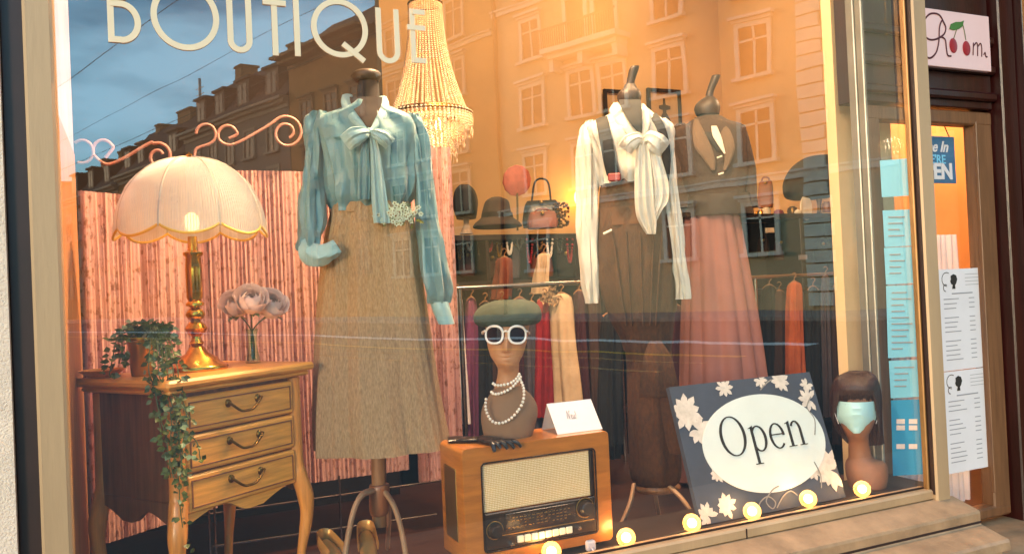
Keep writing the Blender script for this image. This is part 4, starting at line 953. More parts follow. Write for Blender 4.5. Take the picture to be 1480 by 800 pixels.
# ---- right: brown jacket and dusky pink trousers
F3 = Frame(1040, 300, .95); foot = F3.c.copy(); foot.z = .6
m3 = thing('dress_form', 'dress form in brown wool jacket and wide dusky pink pleated trousers', 'mannequin', foot)
obj('torso', loft(F3, [(1012, 1036, 160, .035, 0), (1008, 1040, 172, .045, 0), (1006, 1046, 190, .06, 0), (985, 1075, 215, .08, 0), (990, 1078, 300, .08, 0)], 40), M['black'], m3)
obj('neck_cap', loft(F3, [(1019, 1032, 140, .016, 0), (1008, 1038, 147, .035, 0), (1003, 1041, 156, .048, 0), (1006, 1040, 166, .044, 0)], 32, 3), M['cap_wood'], m3)
obj('finial', loft(F3, [(1029, 1041, 109, .015, 0), (1027, 1040, 114, .015, 0), (1021, 1032, 132, .012, 0), (1019, 1031, 142, .013, 0)], 20, 3), M['cap_wood'], m3)
jf = lambda t, f, z: .005*nzz(cos(t)*3, sin(t)*3, f*4)+.0025*nzz(cos(t)*8, sin(t)*8, f*8)
jk = obj('jacket', loft(F3, [(1003, 1042, 170, .055, 0), (990, 1056, 178, .07, 0), (973, 1076, 186, .085, 0), (974, 1080, 200, .098, 0), (978, 1082, 230, .108, 0), (980, 1082, 260, .108, 0), (988, 1080, 288, .1, 0), (992, 1086, 300, .1, 0)], 90, 5, jf, .85), M['jacket'], m3, label='brown wool jacket')
for side, rows_ in ((0, [(976, 992, 180, .04, 0), (968, 1000, 196, .055, 0), (966, 999, 230, .055, -.01), (972, 1002, 270, .055, -.02), (978, 1006, 300, .05, -.03)]), (1, [(1056, 1072, 182, .04, 0), (1058, 1082, 198, .055, 0), (1066, 1090, 230, .055, 0), (1070, 1094, 265, .055, .01), (1072, 1096, 300, .05, .01)])):
    sleeve(F3, rows_, side*3, M['jacket'], jk, .004)
lp = MB(); lp.add(flap(F3, [(1003, 1010, 172, -.06), (1001, 1018, 190, -.095), (1004, 1028, 212, -.117), (1018, 1034, 232, -.12), (1028, 1034, 246, -.118)], .005, 12, .001, 1).v, flap(F3, [(1003, 1010, 172, -.06), (1001, 1018, 190, -.095), (1004, 1028, 212, -.117), (1018, 1034, 232, -.12), (1028, 1034, 246, -.118)], .005, 12, .001, 1).f)
q_ = flap(F3, [(1036, 1043, 172, -.06), (1040, 1056, 190, -.09), (1046, 1062, 212, -.11), (1047, 1058, 230, -.115), (1045, 1050, 246, -.116)], .005, 12, .001, 1); lp.add(q_.v, q_.f)
obj('lapel', lp, mat('lapel_wool', '#665240', .95, bump=.6, bscale=240), jk)
obj('inner_shirt', flap(F3, [(1028, 1036, 182, -.1), (1030, 1042, 196, -.112), (1038, 1046, 210, -.116), (1046, 1049, 222, -.117)], .003, 10, 0, 1), M['white_satin'], jk)
obj('lining', flap(F3, [(1008, 1030, 172, -.052), (1012, 1034, 186, -.085), (1022, 1040, 200, -.106), (1036, 1045, 218, -.11)], .003, 10, 0, 1), M['black'], jk)
for (a, b) in ((1040, 227), (1042, 251)):
    q0 = F3.p(a, b, -.122); obj('button', MB().sweep([q0-F3.r*.011-V((0, 0, .003)), q0+F3.r*.011+V((0, 0, .003))], (.004, .004), 8), M['cream'], jk)
obj('belt', loft(F3, [(984, 1085, 283, .112, 0), (984, 1088, 296, .114, 0), (986, 1090, 312, .112, 0)], 80, 3, lambda t, f, z: .006*nzz(cos(t)*3, sin(t)*3, f*2), cap=(False, False)), mat('dark_belt', '#33261b', .7), m3)
pf = lambda t, f, z: (.006+.026*f)*(abs(sin(6.5*t+.8))**.8-.6)+(.002+.012*f)*nzz(cos(t)*2.5, sin(t)*2.5, f*1.2)*1.6
obj('trousers', loft(F3, [(990, 1066, 309, .09, 0), (989, 1070, 325, .1, 0), (988, 1084, 400, .13, 0), (986, 1098, 480, .155, 0), (984, 1110, 560, .175, 0), (982, 1122, 640, .19, 0), (982, 1130, 690, .19, 0)], 130, 6, pf, .92, (True, False)), M['pinkwool'], m3, label='wide dusky pink pleated trousers')
obj('pole', loft(F3, [(1048, 1062, 560, .017, 0), (1050, 1064, 700, .017, 0), (1052, 1066, 735, .017, 0)], 16, 2), M['stand_wood'], m3)
for dx in (-26, 24, 2): obj('leg', MB().sweep(px_path(F3, [(1056, 700, 0), (1056+dx*.6, 712, -.05), (1056+dx, 742, -.1 if dx != 2 else .1)]), (.008, .014), 10, ref=F3.n, sub=5), legm, m3)

# ================================================================== chandelier
FC = Frame(618, 180, 1.25)
ch = thing('chandelier', 'flared wooden bead chandelier with glowing crystal tiers, hanging behind the teal blouse', 'chandelier', FC.p(618, 240, 0))
cT = FC.p(616, 6, 0); cR = FC.p(621, 162, 0); rT = (FC.p(640, 78)-FC.p(592, 78)).length/2/.62; rR = (FC.p(666, 160)-FC.p(557, 160)).length/2*1.0
zt, zr = cT.z, cR.z; ax = V((cR.x, cR.y, 0)); Rb = (FC.p(682, 175)-FC.p(560, 175)).length/2; ctr = FC.p(621, 175)
ztop = FC.p(616, -40).z
bs = MB()
for k in range(42):
    a = 2*PI*k/42; m_ = 54
    for j in range(m_):
        f = j/(m_-1); r = rT*.62+(rR-rT*.62)*(f**2.1); z = zt+.0+(zr-zt)*f
        bs.bead(ax+V((cos(a)*r, sin(a)*r, z)), -.0+.0042+.0012*f)
obj('bead_skirt', bs, M['beads'], ch)
rg = MB()
for (r, z) in ((rR, zr), (rT*.62, zt), (Rb, zr-.012)): rg.sweep([ax+V((cos(2*PI*k/48)*r, sin(2*PI*k/48)*r, z)) for k in range(49)], .005, 8, ref=V((0, 0, 1)))
obj('ring', rg, M['oldbrass'], ch)
def tier(r, z0, ln, n_, seed):
    mb = MB()
    for k in range(n_):
        a = 2*PI*k/n_; L_ = ln*(1+.12*sin(k*2.4+seed))
        for j in range(int(L_/.0105)): mb.bead(ax+V((cos(a)*r, sin(a)*r, z0-j*.0105)), .0056 if j % 3 else .0066)
        leafz = z0-L_-.008
        mb.add([ax+V((cos(a)*r, sin(a)*r, leafz+.008)), ax+V((cos(a)*(r+.004), sin(a)*(r+.004), leafz-.004)), ax+V((cos(a+.03)*r, sin(a+.03)*r, leafz-.006)), ax+V((cos(a)*r, sin(a)*r, leafz-.018))], [(0, 1, 3), (0, 3, 2), (1, 2, 3), (0, 2, 1)])
    return mb
h_ = zr-.01
for (r, z0, ln, n_) in ((Rb, h_, .068, 60), (Rb*.8, h_-.02, .095, 48), (Rb*.6, h_-.05, .12, 36), (Rb*.38, h_-.08, .13, 24)):
    obj('crystal_tier', tier(r, z0, ln, n_, r*40), M['crystal'], ch)
for k in range(4):
    a = 2*PI*k/4+.5; q0 = ax+V((cos(a)*.05, sin(a)*.05, h_-.045)); obj('bulb', MB().ball(q0, .016, (1, 1, 1.5)), M['bulb_hot'], ch)
obj('chain', MB().sweep([ax+V((0, 0, zt+.05)), ax+V((0, 0, 3.21))], .006, 8), M['oldbrass'], ch)
point('chandelier_light', ax+V((0, 0, h_-.05)), 1.7, (1, .74, .48), .05)

# ================================================================== radio
yR = .12; rl_ = at(668, 700, yR).x; rr_ = at(884, 700, yR).x; rz1 = at(775, 632, yR).z; rz0 = .7365
zt1 = at(880, 622, yR).z; rz1 = zt1
rd = thing('radio', 'vintage honey veneered valve radio with cream cloth front and dark tuning dial', 'radio', ((rl_+rr_)/2, yR+.09, rz0))
dR = .17
def rp_(u, v): return V((rl_+(rr_-rl_)*u, yR, rz0+(rz1-rz0)*v))
def rrect(x0, x1, z0, z1, r, n=6):
    out = []
    for (cx_, cz_, a0) in ((x1-r, z1-r, 0), (x0+r, z1-r, 90), (x0+r, z0+r, 180), (x1-r, z0+r, 270)):
        for k in range(n+1): a = math.radians(a0+90*k/n); out.append((cx_+r*cos(a), cz_+r*sin(a)))
    return out
def ringbox(o, i, y0, y1, y_in):      # case with a front opening
    n = len(o); rs = [[V((x, y1, z)) for x, z in o], [V((x, y0+.006, z)) for x, z in o], [V((x+(.004 if x < (rl_+rr_)/2 else -.004), y0, z)) for x, z in o], [V((x, y0, z)) for x, z in i], [V((x, y_in, z)) for x, z in i]]
    mb = MB(); mb.rings(rs, True, True); return mb
W_ = rr_-rl_; H_ = rz1-rz0; o = rrect(rl_, rr_, rz0+.012, rz1, .014); ii = rrect(rl_+W_*.125, rr_-W_*.115, rz0+H_*.13, rz1-H_*.14, .01)
obj('case', ringbox(o, ii, yR, yR+dR, yR+.014), M['radio_wood'], rd, angle=35)
tr_ = MB(); tr_.sweep([V((x, yR-.001, z)) for x, z in rrect(rl_+W_*.122, rr_-W_*.112, rz0+H_*.125, rz1-H_*.135, .012)]+[V((rr_-W_*.112, yR-.001, rz1-H_*.135-.012))], .0025, 6)
obj('trim', tr_, M['radio_dark'], rd)
gx0, gx1 = rl_+W_*.135, rr_-W_*.15; gz0, gz1 = rz0+H_*.455, rz1-H_*.155
gm = MB()
nh = 60
gb = MB().box((gx0, yR+.006, gz0), (gx1, yR+.0135, gz1)); gr = obj('speaker_cloth', gb, M['grille'], rd, False)
for k in range(26): z = gz0+(gz1-gz0)*(k+.5)/26; gm.box((gx0, yR+.0048, z-.0007), (gx1, yR+.0059, z+.0007))
for k in range(70): x = gx0+(gx1-gx0)*(k+.5)/70; gm.box((x-.0004, yR+.0051, gz0), (x+.0004, yR+.00605, gz1))
obj('weave', gm, mat('weave_thread', '#c9a468', .8), gr, False)
pn = MB().bbox((rl_+W_*.13, yR-.001, rz0+H_*.135), (rr_-W_*.12, yR+.012, rz0+H_*.445), .003); panel = obj('dial_panel', pn, M['radio_dark'], rd, False)
pn2 = MB().bbox((gx1+.002, yR+.001, rz0+H_*.45), (rr_-W_*.12, yR+.012, rz1-H_*.15), .002); obj('side_strip', pn2, M['radio_dark'], rd, False)
dg_ = MB().bbox((rl_+W_*.26, yR-.004, rz0+H_*.28), (rr_-W_*.27, yR-.0012, rz0+H_*.42), .001); dl_ = obj('dial', dg_, M['dial'], panel, False)
sc = MB()
for r_ in range(4):
    for k in range(16):
        if random.random() < .75: x = rl_+W_*(.275+.43*k/16); z = rz0+H_*(.30+.026*r_); sc.box((x, yR-.0048, z), (x+random.uniform(.004, .010), yR-.0041, z+.0022))
obj('scale', sc, M['gold_trim'], dl_, False)
kb = MB()
for k in range(8): x = rl_+W_*(.33+.047*k); kb.bbox((x, yR-.008, rz0+H_*.165), (x+W_*.042, yR-.0012, rz0+H_*.225), .002)
kb2 = obj('key', kb, M['cream'], panel, False, label='row of cream push keys')
for (u, v, r) in ((.19, .30, .021), (.80, .36, .024)):
    c0 = rp_(u, v); RX = Matrix.Rotation(PI/2, 3, 'X')
    kn = obj('knob', MB().lathe(c0, [(0, .024), (r*.7, .024), (r*.85, .02), (r, .008), (r*1.02, .0), (0, 0)], 28, RX, fold=lambda t, k, h: .0006*sin(18*t)), M['radio_dark'], panel)
    rgm = MB(); rgm.sweep([c0+V((cos(a)*r*1.15, -.002, sin(a)*r*1.15)) for a in [2*PI*k/28 for k in range(29)]], .0018, 6); obj('bezel', rgm, M['gold_trim'], kn)
for (u, v) in ((.29, .165), (.745, .2)):
    obj('small_knob', MB().lathe(rp_(u, v), [(0, .014), (.006, .013), (.007, .0), (0, 0)], 16, Matrix.Rotation(PI/2, 3, 'X')), M['chrome'], panel)
obj('gold_line', MB().box((rl_+W_*.15, yR-.0035, rz0+H_*.245), (rr_-W_*.14, yR-.001, rz0+H_*.252)), M['gold_trim'], panel, False)
# side grille
obj('side_grille', MB().bbox((rl_-.002, yR+.045, rz0+H_*.2), (rl_+.004, yR+dR-.03, rz0+H_*.82), .003), M['gold_trim'], rd, False)
for u in (.1, .9): obj('foot', MB().lathe(rp_(u, 0)+V((0, .03, 0)), [(0, 0), (.01, 0), (.011, .012), (0, .012)], 14), M['radio_dark'], rd)

# ---- gloves lying over the front edge of the radio top
gl = thing('glove', 'pair of black leather gloves draped over the left front edge of the radio top', 'gloves', at(690, 640, .2))
gq = MB(); zg = rz1+.008
P_ = lambda px, y, z=None: V((atz(px, 640, rz1).x*0+at(px, 640, y).x, y, z if z else zg))
gq.sweep([P_(664, .24), P_(676, .22), P_(694, .2), P_(707, .17), P_(716, .14)], [(.03, .005), (.026, .007), (.022, .008), (.03, .009), (.026, .007)], 14, ref=V((0, 0, 1)), sub=5)
for k, (dx, l) in enumerate(((-8, .75), (0, 1), (8, 1.05), (16, .95))):
    gq.sweep([P_(711+dx*.5, .15), P_(720+dx*.9, .125), P_(728+dx*1.1, .108, zg-.002), P_(733+dx*1.25, .1, zg-.018*l)], [(.0085, .006), (.008, .006), (.0072, .006), (.0045, .004)], 10, ref=V((0, 0, 1)), sub=5)
gq.sweep([P_(700, .17), P_(706, .14), P_(712, .115, zg), P_(714, .1, zg-.02)], [(.01, .006), (.009, .006), (.008, .005), (.005, .004)], 10, ref=V((0, 0, 1)), sub=5)
obj('glove_body', gq, M['black_leather'], gl)
cq = MB().sweep([P_(648, .255), P_(656, .25), P_(666, .24)], [(.034, .006), (.033, .007), (.03, .006)], 14, ref=V((0, 0, 1)), sub=4); obj('cuff', cq, M['black_leather'], gl)

# ---- tented card
YK = .155; cdq = [at(806, 629, YK), at(871, 623, YK)]
tl = atx(790, 583, cdq[0].x); trr = atx(857, 574, cdq[1].x)
cz = rz1+.001; b0 = V((cdq[0].x, YK, cz)); b1 = V((cdq[1].x, YK, cz)); t0_ = V((cdq[0].x, tl.y, tl.z)); t1_ = V((cdq[1].x, tl.y, tl.z))
nn = ((b1-b0).cross(t0_-b0)).normalized()
ck = thing('name_card', 'small white folded card with handwritten word standing on the radio', 'card', (b0+b1)/2)
obj('card_front', MB().poly([b0, b1, t1_, t0_], -nn, .001), M['paper'], ck, False)
bk = V((0, (tl.y-YK)*1.0+.04, 0)); obj('card_back', MB().poly([t0_, t1_, b1+bk, b0+bk], nn, .001), M['paper'], ck, False)
ux = (b1-b0).normalized(); uz = (t0_-b0).normalized(); wK = (b1-b0).length; hK = (t0_-b0).length
def script(base, s, ux, uz, nrm, th):
    st_ = [[(0, .1), (.15, .9), (.2, 1.0), (.22, .5), (.26, .05), (.36, .7), (.44, 1.05), (.5, .9)], [(.5, .3), (.6, .42), (.6, .55), (.52, .5), (.5, .2), (.58, .04), (.7, .2), (.74, .5), (.74, .15), (.82, .06), (.9, .3), (.93, .5), (.93, .1), (1.02, .1)], [(1.12, .9), (1.1, .3)], [(1.09, .08), (1.1, .12)]]
    mb = MB()
    for l in st_: mb.sweep([base+ux*a*s+uz*b*s+nrm*.0012 for a, b in l], (th, .0004), 5, ref=nrm, sub=5)
    return mb
obj('handwriting', script(b0+ux*wK*.33+uz*hK*.42, .028, ux, uz, -nn if nn.y > 0 else nn, .0011), M['greyink'], ck)

# ================================================================== head mannequins
def head_mb(fr, rows, cx, cy_eye, face_w, turn=0.0, hz=(0, 0), n=72, feat=True):
    """rows like loft; facial relief added around angle -90 deg (towards viewer) turned by `turn`"""
    rows = cspline([tuple(float(x) for x in r) for r in rows], 9); rs = []
    eye_z = fr.p(cx, cy_eye).z; H = face_w
    for i, (l, r, y, ry, d) in enumerate(rows):
        a, b = fr.p(l, y, d), fr.p(r, y, d); c = (a+b)/2; rx = (b-a).length/2; ring = []; h = (c.z-eye_z)/H
        for j in range(n):
            t = 2*PI*j/n; q = c+fr.r*cos(t)*rx+fr.n*sin(t)*ry
            if feat:
                ph = (t+PI/2-turn+PI) % (2*PI)-PI; G = lambda x, m, s: math.exp(-((x-m)/s)**2)
                k = 0
                if abs(ph) < 1.4:
                    k += .2*G(ph, 0, .16)*max(0, min(1, (.12-h)/.42))*(1 if h > -.42 else max(0, 1-(-.42-h)/.07))*(1 if h < .12 else 0)
                    k += .05*G(ph, 0, .55)*G(h, .12, .1)-.07*(G(ph, .42, .2)+G(ph, -.42, .2))*G(h, -.02, .1)
                    k += .05*G(ph, 0, .26)*(G(h, -.57, .045)+G(h, -.68, .05))-.018*G(ph, 0, .24)*G(h, -.625, .02)
                    k += .06*G(ph, 0, .35)*G(h, -.92, .12)+.02*(G(ph, .7, .3)+G(ph, -.7, .3))*G(h, -.3, .2)
                dr_ = (fr.r*cos(t)+fr.n*sin(t)).normalized(); q = q+dr_*k*H
            ring.append(q)
        rs.append(ring)
    mb = MB(); mb.rings(rs); return mb
FH = Frame(732, 500, .22)
h1 = thing('mannequin_head', 'display head wearing olive beret, white sunglasses and pearls on top of the radio', 'mannequin', V((FH.c.x, FH.c.y, rz1)))
hrows = [(716, 752, 436, .03, .01), (706, 762, 446, .05, .01), (702, 765, 465, .062, .005), (703, 763, 485, .062, .0), (705, 760, 500, .057, 0), (709, 756, 513, .05, -.004), (715, 751, 523, .042, -.01), (719, 750, 531, .033, -.002), (719, 750, 540, .028, .004), (717, 751, 550, .028, .006), (714, 754, 560, .032, .008), (706, 766, 572, .04, .01), (699, 774, 585, .05, .012), (697, 775, 600, .056, .012), (700, 771, 618, .056, .012), (706, 764, 634, .05, .012)]
hs_ = obj('head', head_mb(FH, hrows, 732, 484, .098, turn=-.02), M['skin'], h1, label='tan display head and neck')
hb = loft(FH, [(716, 752, 557, .0325, .008), (706, 767, 571, .0415, .01), (697.5, 775.5, 585, .0515, .012), (695, 777, 600, .0575, .012), (697, 773, 618, .058, .012), (701, 768, 634, .053, .012)], 60, 5)
obj('bust_cover', hb, M['suede'], h1)
lpm = MB()
for (a, yy, th, s) in ((6.5, 502, .0045, 1), (5.5, 505.5, .005, .9)):
    lpm.sweep([FH.p(731-a, yy+.5, -.052), FH.p(731-a/2, yy-.3, -.0605), FH.p(731, yy+.6, -.062), FH.p(731+a/2, yy-.3, -.0605), FH.p(731+a, yy+.5, -.052)], [(.0012, .001), (.003, .003), (.003, .003), (.003, .003), (.0012, .001)], 8, ref=FH.n, sub=4)
obj('lips', lpm, M['lips'], hs_)
# beret
be = loft(FH, [(716, 756, 433, .028, .015), (698, 772, 439, .062, .015), (687, 781, 448, .082, .015), (683, 784, 458, .088, .012), (689, 779, 467, .08, .012), (700, 769, 470, .068, .008), (703, 765, 464, .062, .004)], 64, 6, lambda t, f, z: .004*nzz(cos(t)*2, sin(t)*2, f*3)*1.5+.002*sin(6*t))
ber = tag(obj('beret', be, M['olive']), 'olive green felt beret on the display head with sunglasses', 'hat')
obj('stalk', MB().sweep([FH.p(736, 434, .015), FH.p(737, 428, .015)], .003, 8), M['olive'], ber)
sg = thing('sunglasses', 'white framed sunglasses with dark lenses on the display head', 'glasses', FH.p(731, 484, -.07))
for sx in (-1, 1):
    ctr_ = (731+sx*16.5, 483.5); lens = []; ring = []
    for k in range(28):
        a = 2*PI*k/28; cxx = ctr_[0]+13*math.copysign(abs(cos(a))**.8, cos(a))*.94; cyy = ctr_[1]-12.5*math.copysign(abs(sin(a))**.85, sin(a))
        dd = -.073+.0000011*abs(cxx-731)**3; ring.append(FH.p(cxx, cyy, dd))
    obj('lens', MB().poly(ring, FH.n*1, .0015), M['lens'], sg, False)
    obj('frame', MB().sweep(ring+[ring[0]], (.0034, .0034), 8, ref=FH.n), mat('white_acetate', '#e8ded2', .3, var=.03), sg)
    obj('temple', MB().sweep([FH.p(731+sx*30, 478, -.045), FH.p(731+sx*33.5, 480, -.02), FH.p(731+sx*33.5, 482, .02)], (.0025, .004), 8), mat('white_temple', '#e8ded2', .3, var=.03), sg)
obj('bridge', MB().sweep([FH.p(726, 480, -.072), FH.p(731, 478, -.074), FH.p(736, 480, -.072)], .003, 8), M['pearl'], sg)
def pearls(pts, r, lab):
    sp_ = spline([V(q) for q in pts], None, 12); mb = MB(); acc = 0; last = sp_[0]
    for q in sp_:
        if (q-last).length >= r*1.85: mb.ball(q, r, n=10, m=6); last = q
    return tag(obj('pearl_necklace', mb, M['pearl']), lab, 'necklace')
pearls([FH.p(711, 552, -.03), FH.p(716, 556, -.045), FH.p(726, 556, -.05), FH.p(738, 553, -.048), FH.p(748, 545, -.035), FH.p(751, 538, -.02)], .0046, 'uppermost short pearl strand round the neck of the display head')
pearls([FH.p(708, 563, -.03), FH.p(714, 569, -.046), FH.p(726, 567, -.055), FH.p(739, 560, -.052), FH.p(750, 548, -.035), FH.p(753, 542, -.02)], .0046, 'middle pearl strand round the neck of the display head')
pearls([FH.p(703, 572, -.045), FH.p(702, 590, -.062), FH.p(710, 607, -.068), FH.p(724, 611, -.07), FH.p(741, 602, -.07), FH.p(755, 582, -.06), FH.p(757, 562, -.045), FH.p(752, 548, -.03)], .0046, 'long pearl strand looping over the bust of the display head')

FG = Frame(1240, 600, .2)
h2 = thing('mannequin_head', 'display head with auburn bob wig and pale blue face mask beside the Open board', 'mannequin', V((FG.c.x, FG.c.y, .735)))
zz_ = .735
hr2 = [(1220, 1262, 548, .04, .02), (1212, 1268, 560, .055, .018), (1209, 1268, 580, .062, .01), (1211, 1266, 600, .058, .004), (1216, 1262, 615, .05, -.002), (1222, 1256, 627, .042, -.006), (1226, 1256, 637, .034, .004), (1226, 1258, 648, .03, .008), (1226, 1262, 660, .032, .01), (1222, 1280, 668, .04, .012), (1222, 1284, 682, .05, .012), (1226, 1282, 700, .055, .012), (1230, 1278, 716, .05, .012)]
obj('head', head_mb(FG, hr2, 1238, 583, .098, turn=-.12), M['skin2'], h2)
# wig: shell of strands
hm = MB()
cw = FG.p(1240, 580, .015)
hair_s = loft(FG, [(1226, 1256, 537, .03, .02), (1210, 1266, 545, .058, .02), (1203, 1271, 560, .072, .02), (1201, 1273, 580, .074, .03), (1204, 1273, 605, .06, .045), (1212, 1274, 625, .05, .055), (1226, 1276, 640, .042, .055)], 72, 5, lambda t, f, z: .002*sin(22*t)+.003*nzz(cos(t)*4, sin(t)*4, f*2))
wig = obj('hair', hair_s, M['hair'], h2)
shh = MB(); nn_ = 72; nr_ = len(hair_s.v)//nn_
for j in range(nn_):
    if j % 1: continue
    pts = [hair_s.v[i*nn_+j] for i in range(0, nr_, 2)]
    sh_o = random.uniform(-.0008, .0012); c_ = FG.p(1240, 590, .03)
    pts = [q+(V((q.x-c_.x, q.y-c_.y, 0)).normalized())*sh_o for q in pts]
    shh.sweep(pts, [random.uniform(.0016, .0026)]*len(pts), 5)
stv = MB()
for k in range(46):     # fringe and side locks
    u = k/45; px0 = 1236+(u-.5)*30; px1 = 1204+u*68; edge = abs(u-.5)*2
    ln = 571+ (0 if edge < .72 else (edge-.72)/.28*(60 if u > .5 else 34))+random.uniform(-2, 2)
    dfr = -.066+.055*edge**2.6
    stv.sweep([FG.p(px0, 540, -.005), FG.p((px0+px1)/2, 548, -.045+.02*edge), FG.p(px1*.85+px0*.15, 560, dfr-.003), FG.p(px1, ln, dfr)], [(.004, .003), (.006, .004), (.006, .004), (.002, .0015)], 6, ref=FG.n, sub=4)
obj('fringe', stv, M['hair'], wig); obj('strands', shh, M['hair'], wig)
obj('eyes', MB().ball(FG.p(1224, 584, -.052), .006, (1.5, .5, .6)).ball(FG.p(1249, 585, -.05), .006, (1.5, .5, .6)), M['ink'], h2)
mk = []
for i in range(11):
    f = i/10; row = []
    for j in range(15):
        u = j/14*2-1; wpx = 28.5*(1-.0*f)*(1 if f < .5 else 1-.55*((f-.5)/.5)**1.6); y = 581+45*f+(abs(u)**2)*(-2 if f < .3 else -6*(f-.3))
        d_ = -.070-.012*math.exp(-((f-.35)/.35)**2)*(1-u*u)+.055*abs(u)**2.4+.01*f+.0026*sin(f*26)*(1-u*u)
        row.append(FG.p(1238+u*wpx, y, d_))
    mk.append(row)
mm_ = MB(); mm_.rings(mk, closed=False); mm_.rings([[q+FG.n*.0015 for q in r] for r in mk], closed=False)
mko = tag(obj('face_mask', mm_, M['mask']), 'pale blue pleated face mask on the wigged display head', 'mask')
lp_ = MB(); lp_.sweep([FG.p(1266, 582, -.018), FG.p(1272, 590, .0), FG.p(1266, 612, -.02)], .0012, 5, sub=4); lp_.sweep([FG.p(1210, 582, -.018), FG.p(1205, 590, .0), FG.p(1212, 612, -.02)], .0012, 5, sub=4)
obj('ear_loop', lp_, M['paper'], mko)

# ================================================================== Open board
bl_ = at(1013, 743, .12); br__ = V((at(1222, 709, .12).x, .12, 0)); tl_ = atx(968, 553, bl_.x)
zb0 = .738; dz_ = zb0-bl_.z
O0 = V((bl_.x, .12, zb0)); UX = V((1, 0, 0)); UZ = (V((bl_.x, tl_.y, tl_.z))-V((bl_.x, .12, bl_.z))); BH = (UZ.length+abs(dz_)*.6); UZ.normalize(); BW = br__.x-bl_.x; NB = UX.cross(UZ); NB = -NB if NB.y > 0 else NB
ob_ = thing('open_sign', 'slate floral board with a white oval reading Open leaning in the window corner', 'sign', O0+UX*BW/2)
def bp(u, v, d=0): return O0+UX*u*BW+UZ*v*BH+NB*d
obj('board', MB().poly([bp(0, 0), bp(1, 0), bp(1, 1), bp(0, 1)], -NB, .018), M['board_blue'], ob_, False)
obj('oval', MB().poly([bp(.545+.425*cos(2*PI*k/64), .50+.37*sin(2*PI*k/64), 0) for k in range(64)], NB, .003), M['board_oval'], ob_, False)
# letters
def glyph_ring(cx, cy, rx, ry, wx, wy, a0=0, a1=360, n=40):
    o_, i_ = [], []
    for k in range(n+1):
        a = math.radians(a0+(a1-a0)*k/n); o_.append((cx+rx*cos(a), cy+ry*sin(a))); i_.append((cx+(rx-wx)*cos(a), cy+(ry-wy)*sin(a)))
    return o_, i_
DN = .0032
def gstrip(o_, i_, s, ox, oy, lay=0): 
    f_ = lambda p: O0+UX*(ox+p[0]*s)+UZ*(oy+p[1]*s)+NB*(DN+lay*.0003)
    return MB().strip([f_(p) for p in o_], [f_(p) for p in i_], NB, .0015)
def gbox(x0, y0, x1, y1): return [(x0, y0), (x0, y1)], [(x1, y0), (x1, y1)]
S_ = BH*.30; OX = BW*.245; OY = BH*.44
glyphs = {'letter_o': [glyph_ring(.40, .47, .40, .50, .085, .03)],
 'letter_p': [gbox(.97, -.28, 1.05, .62), glyph_ring(1.18, .32, .25, .33, .08, .035, -150, 150), gbox(.89, -.305, 1.13, -.28), ([(.90, .585), (.90, .60)], [(1.05, .66), (1.05, .62)])],
 'letter_e': [glyph_ring(1.78, .32, .25, .33, .075, .035, 0, 318), gbox(1.56, .345, 2.025, .375)],
 'letter_n': [gbox(2.17, 0, 2.25, .62), gbox(2.08, -.003, 2.34, .02), ([(2.10, .585), (2.10, .60)], [(2.25, .66), (2.25, .62)]), glyph_ring(2.42, .40, .18, .245, .075, .04, 10, 150, 20), gbox(2.522, 0, 2.60, .44), gbox(2.44, -.003, 2.69, .02)]}
for nm, parts in glyphs.items():
    mb = MB()
    for li, (o_, i_) in enumerate(parts): g_ = gstrip(o_, i_, S_, OX, OY, li); mb.add(g_.v, g_.f)
    obj(nm, mb, M['ink'], ob_, False)
def flower(u, v, r, a0, npet=7, spread=360):
    mb = MB()
    npet += 2
    for k in range(npet):
        a = math.radians(a0+spread*k/npet); L_ = r*random.uniform(.8, 1.1); W = r*.27
        c = bp(u, v); dx = UX*cos(a)+UZ*sin(a); sd__ = UX*-sin(a)+UZ*cos(a)
        pts = [c, c+dx*L_*.35+sd__*W*.7, c+dx*L_*.7+sd__*W*.75, c+dx*L_, c+dx*L_*.75-sd__*W*.7, c+dx*L_*.35-sd__*W*.65]
        pts = [q for q in pts]
        # keep petals on the board
        for i_, q in enumerate(pts):
            l_ = (q-O0); x_ = max(0.001, min(BW-.001, l_.dot(UX))); z_ = max(.001, min(BH-.001, l_.dot(UZ))); pts[i_] = O0+UX*x_+UZ*z_
        mb.poly([q+NB*(.0006+.00025*k) for q in pts], NB, .0003)
    return mb
for (u, v, r, a0, n_, sp) in ((.07, .80, .062, -60, 8, 360), (.12, .66, .05, 200, 6, 300), (.36, .95, .035, 180, 6, 360), (.62, .98, .03, 180, 5, 300), (.76, .955, .042, -60, 7, 360), (.93, .78, .045, 40, 5, 300), (.95, .9, .03, 90, 5, 300),
     (.05, .06, .04, 0, 6, 300), (.18, .10, .042, -20, 7, 340), (.94, .22, .07, 30, 8, 300), (.82, .24, .04, 100, 6, 360), (.17, .33, .03, 40, 5, 300)):
    obj('printed_flower', flower(u, v, r, a0, n_, sp), M['flower'], ob_, False)
sw = MB()
for pts in ([(.36, .01), (.40, .08), (.46, .11), (.5, .06), (.47, .02), (.44, .08), (.5, .15), (.55, .17)], [(.5, .02), (.56, .09), (.62, .12), (.66, .08)], [(.84, .1), (.86, .2), (.84, .3)], [(.9, .5), (.93, .62), (.9, .72), (.95, .8)], [(.6, .9), (.66, .95), (.7, .97)]):
    sw.sweep([bp(a, b, .004) for a, b in pts], (.0022, .0006), 6, ref=NB, sub=6)
obj('printed_tendril', sw, M['flower_line'], ob_)

